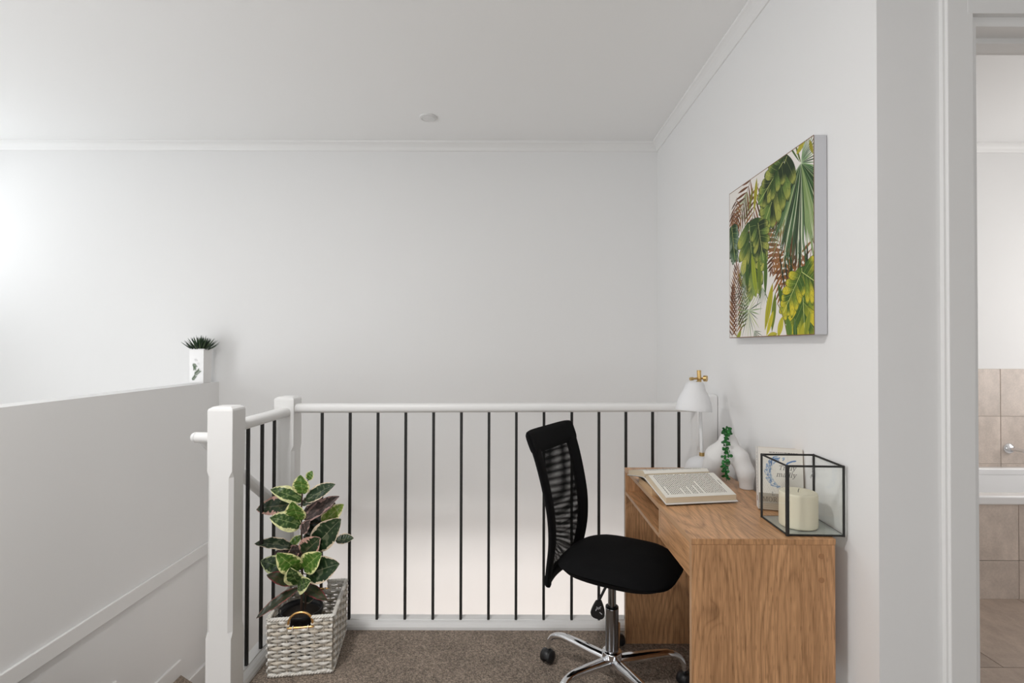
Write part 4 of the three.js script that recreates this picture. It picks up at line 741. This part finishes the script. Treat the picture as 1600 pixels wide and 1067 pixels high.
const nb = thing('paperback_novel', 'pale upright paperback with a blue wreath and dark title behind the glass box', 'book', [0.861, 0.7505, -1.668], R(-19));
{
  const c = document.createElement('canvas'); c.width = 520; c.height = 760; const g = c.getContext('2d'); g.fillStyle = '#e6e1d8'; g.fillRect(0, 0, 520, 760);
  g.fillStyle = '#9a8f80'; g.fillRect(0, 560, 520, 200); g.fillStyle = '#b3a694'; g.fillRect(0, 680, 520, 80); g.strokeStyle = '#6f6254'; g.lineWidth = 3; for (const y of [690, 712, 735]) { g.beginPath(); g.moveTo(0, y); g.lineTo(520, y); g.stroke(); }
  g.fillStyle = '#5d5955'; let x = 130; while (x < 470) { const l = rr(10, 34); g.fillRect(x, 52, l, 8); x += l + 7; } for (x = 260; x < 340;) { const l = rr(8, 26); g.fillRect(x, 74, l, 7); x += l + 6; }
  for (let i = 0; i < 150; i++) { const a = 1.7 + 3.3 * rnd(), r = 150 + rr(-26, 26) * (0.5 + Math.sin((a - 1.7) / 3.3 * Math.PI)); g.fillStyle = ['rgba(110,140,180,.75)', 'rgba(80,115,165,.7)', 'rgba(150,175,200,.6)'][i % 3]; g.save(); g.translate(260 + Math.cos(a) * r, 300 + Math.sin(a) * r * 1.15); g.rotate(a + 1.2); g.beginPath(); g.ellipse(0, 0, rr(8, 20), rr(4, 9), 0, 0, 7); g.fill(); g.restore(); }
  for (const [px, py, a] of [[355, 175, -0.5], [385, 160, -0.4], [330, 200, -0.9], [420, 150, -0.2]]) { g.fillStyle = 'rgba(75,115,170,.85)'; g.save(); g.translate(px, py); g.rotate(a); g.beginPath(); g.ellipse(0, 0, 26, 10, 0, 0, 7); g.fill(); g.restore(); }
  g.fillStyle = '#3a342f'; g.font = 'italic 78px serif'; g.fillText('Truly', 235, 265); g.fillText('madly', 205, 350); g.font = '60px serif'; g.fillText('L', 150, 585); g.font = '74px serif'; g.fillText('MOR', 40, 660);
  const t = new THREE.CanvasTexture(c); t.colorSpace = THREE.SRGBColorSpace;
  const W = 0.064, H = 0.194, T = 0.052; const lean = new THREE.Group(); lean.name = 'cover'; nb.add(lean); lean.rotation.x = R(-7); lean.position.y = 0.001;
  const sub = (g, m, n) => { const q = part(n, g, m, lean); return q; };
  sub(bx(-W + 0.002, W - 0.002, 0.002, H - 0.002, -T / 2 + 0.002, T / 2 - 0.002), M.kraft, 'page_block');
  sub(bx(-W, W, 0, H, T / 2 - 0.002, T / 2, 0.0006), M.coverWhite, 'front_cover'); sub(bx(-W, W, 0, H, -T / 2, -T / 2 + 0.002, 0.0006), M.coverWhite, 'rear_cover'); sub(bx(-W - 0.001, -W + 0.002, 0, H, -T / 2, T / 2, 0.0006), M.coverWhite, 'spine');
  const face = grid((u, v) => V(-W + 2 * W * u, H * v, T / 2 + 0.0006), 1, 1); sub(face, std({ map: t, roughness: 0.45, side: THREE.DoubleSide }), 'cover_print');
  const c2 = document.createElement('canvas'); c2.width = 200; c2.height = 700; const g2 = c2.getContext('2d'); g2.fillStyle = '#e9e6e0'; g2.fillRect(0, 0, 200, 700); g2.fillStyle = '#77706a'; g2.save(); g2.translate(120, 60); g2.rotate(Math.PI / 2); for (x = 0; x < 420;) { const l = rr(16, 40); g2.fillRect(x, 0, l, 22); x += l + 12; } g2.restore(); g2.fillStyle = '#8a4a3a'; g2.fillRect(80, 560, 50, 60);
  const t2 = new THREE.CanvasTexture(c2); t2.colorSpace = THREE.SRGBColorSpace; const sf = grid((u, v) => V(-W - 0.0016, H * v, -T / 2 + T * u), 1, 1); sub(sf, std({ map: t2, roughness: 0.45, side: THREE.DoubleSide }), 'spine_print');
}

// ------------------------------------------------------------ glass box with candle
const gb = thing('glass_box', 'black-framed glass lantern box holding the cream candle at the near corner of the desk', 'lantern', [0.762, 0.7505, -1.437], R(0));
{
  const A = V(0, 0, 0), B = V(0.152, 0, 0.006), C = V(0.160, 0, -0.150), D = V(0.004, 0, -0.156), H = 0.192, up = (p) => p.clone().setY(H), r = 0.0024, fr = [];
  const cs = [A, B, C, D]; const sq = (a, b, k = 1) => { const g = bar(a, b, r * 1.25 * k, 4); return g; };
  for (let i = 0; i < 4; i++) { const p = cs[i], q = cs[(i + 1) % 4]; fr.push(sq(p.clone().setY(r), q.clone().setY(r)), sq(up(p), up(q)), bar(p, up(p).add(V(0, r, 0)), r * (i === 0 ? 2.1 : 1.35), 6), ball(up(p), r * 1.5)); }
  part('frame', fr, M.steelBlack, gb);
  for (let i = 0; i < 4; i++) { const p = cs[i].clone().setY(r * 2), q = cs[(i + 1) % 4].clone().setY(r * 2); part('pane', grid((u, v) => p.clone().lerp(q, u).setY(r * 2 + (H - 3 * r) * v), 1, 1), M.glass, gb); }
  part('base_pane', poly(cs.map((p) => [p.x, p.z]), 0.0015, 0.0045), phys({ color: lin(0.84, 0.89, 0.865), roughness: 0.05, transmission: 0.65, thickness: 0 }), gb);
  const ch = []; for (let i = 0; i < 7; i++) { const g = new THREE.TorusGeometry(0.0030, 0.0007, 6, 12); g.scale(0.7, 1, 1); g.rotateY(i % 2 ? Math.PI / 2 : 0); g.translate(C.x - 0.006 - (i > 4 ? 0.003 * (i - 4) : 0), H - 0.040 - i * 0.0046 + (i > 4 ? 0.002 : 0), C.z + 0.006); ch.push(g); }
  part('latch_chain', ch, M.gunmetal, gb);
}
const candle = thing('pillar_candle', 'thick cream pillar candle standing inside the glass box', 'candle', [0.831, 0.7555, -1.508]);
part('wax_body', new THREE.LatheGeometry([[0, 0], [0.048, 0], [0.0505, 0.003], [0.051, 0.010], [0.0505, 0.09], [0.049, 0.0965], [0.046, 0.0985], [0.030, 0.0965], [0, 0.0955]].map((p) => new THREE.Vector2(...p)), 48), M.wax, candle);
part('wick', tube([V(0, 0.094, 0), V(0.0005, 0.101, 0), V(0.002, 0.106, 0.001)], 0.0009, 8, 6), M.wick, candle);

scene.traverse((o) => { if (o.isMesh) { o.castShadow = true; o.receiveShadow = true; } });
renderer.render(scene, camera);
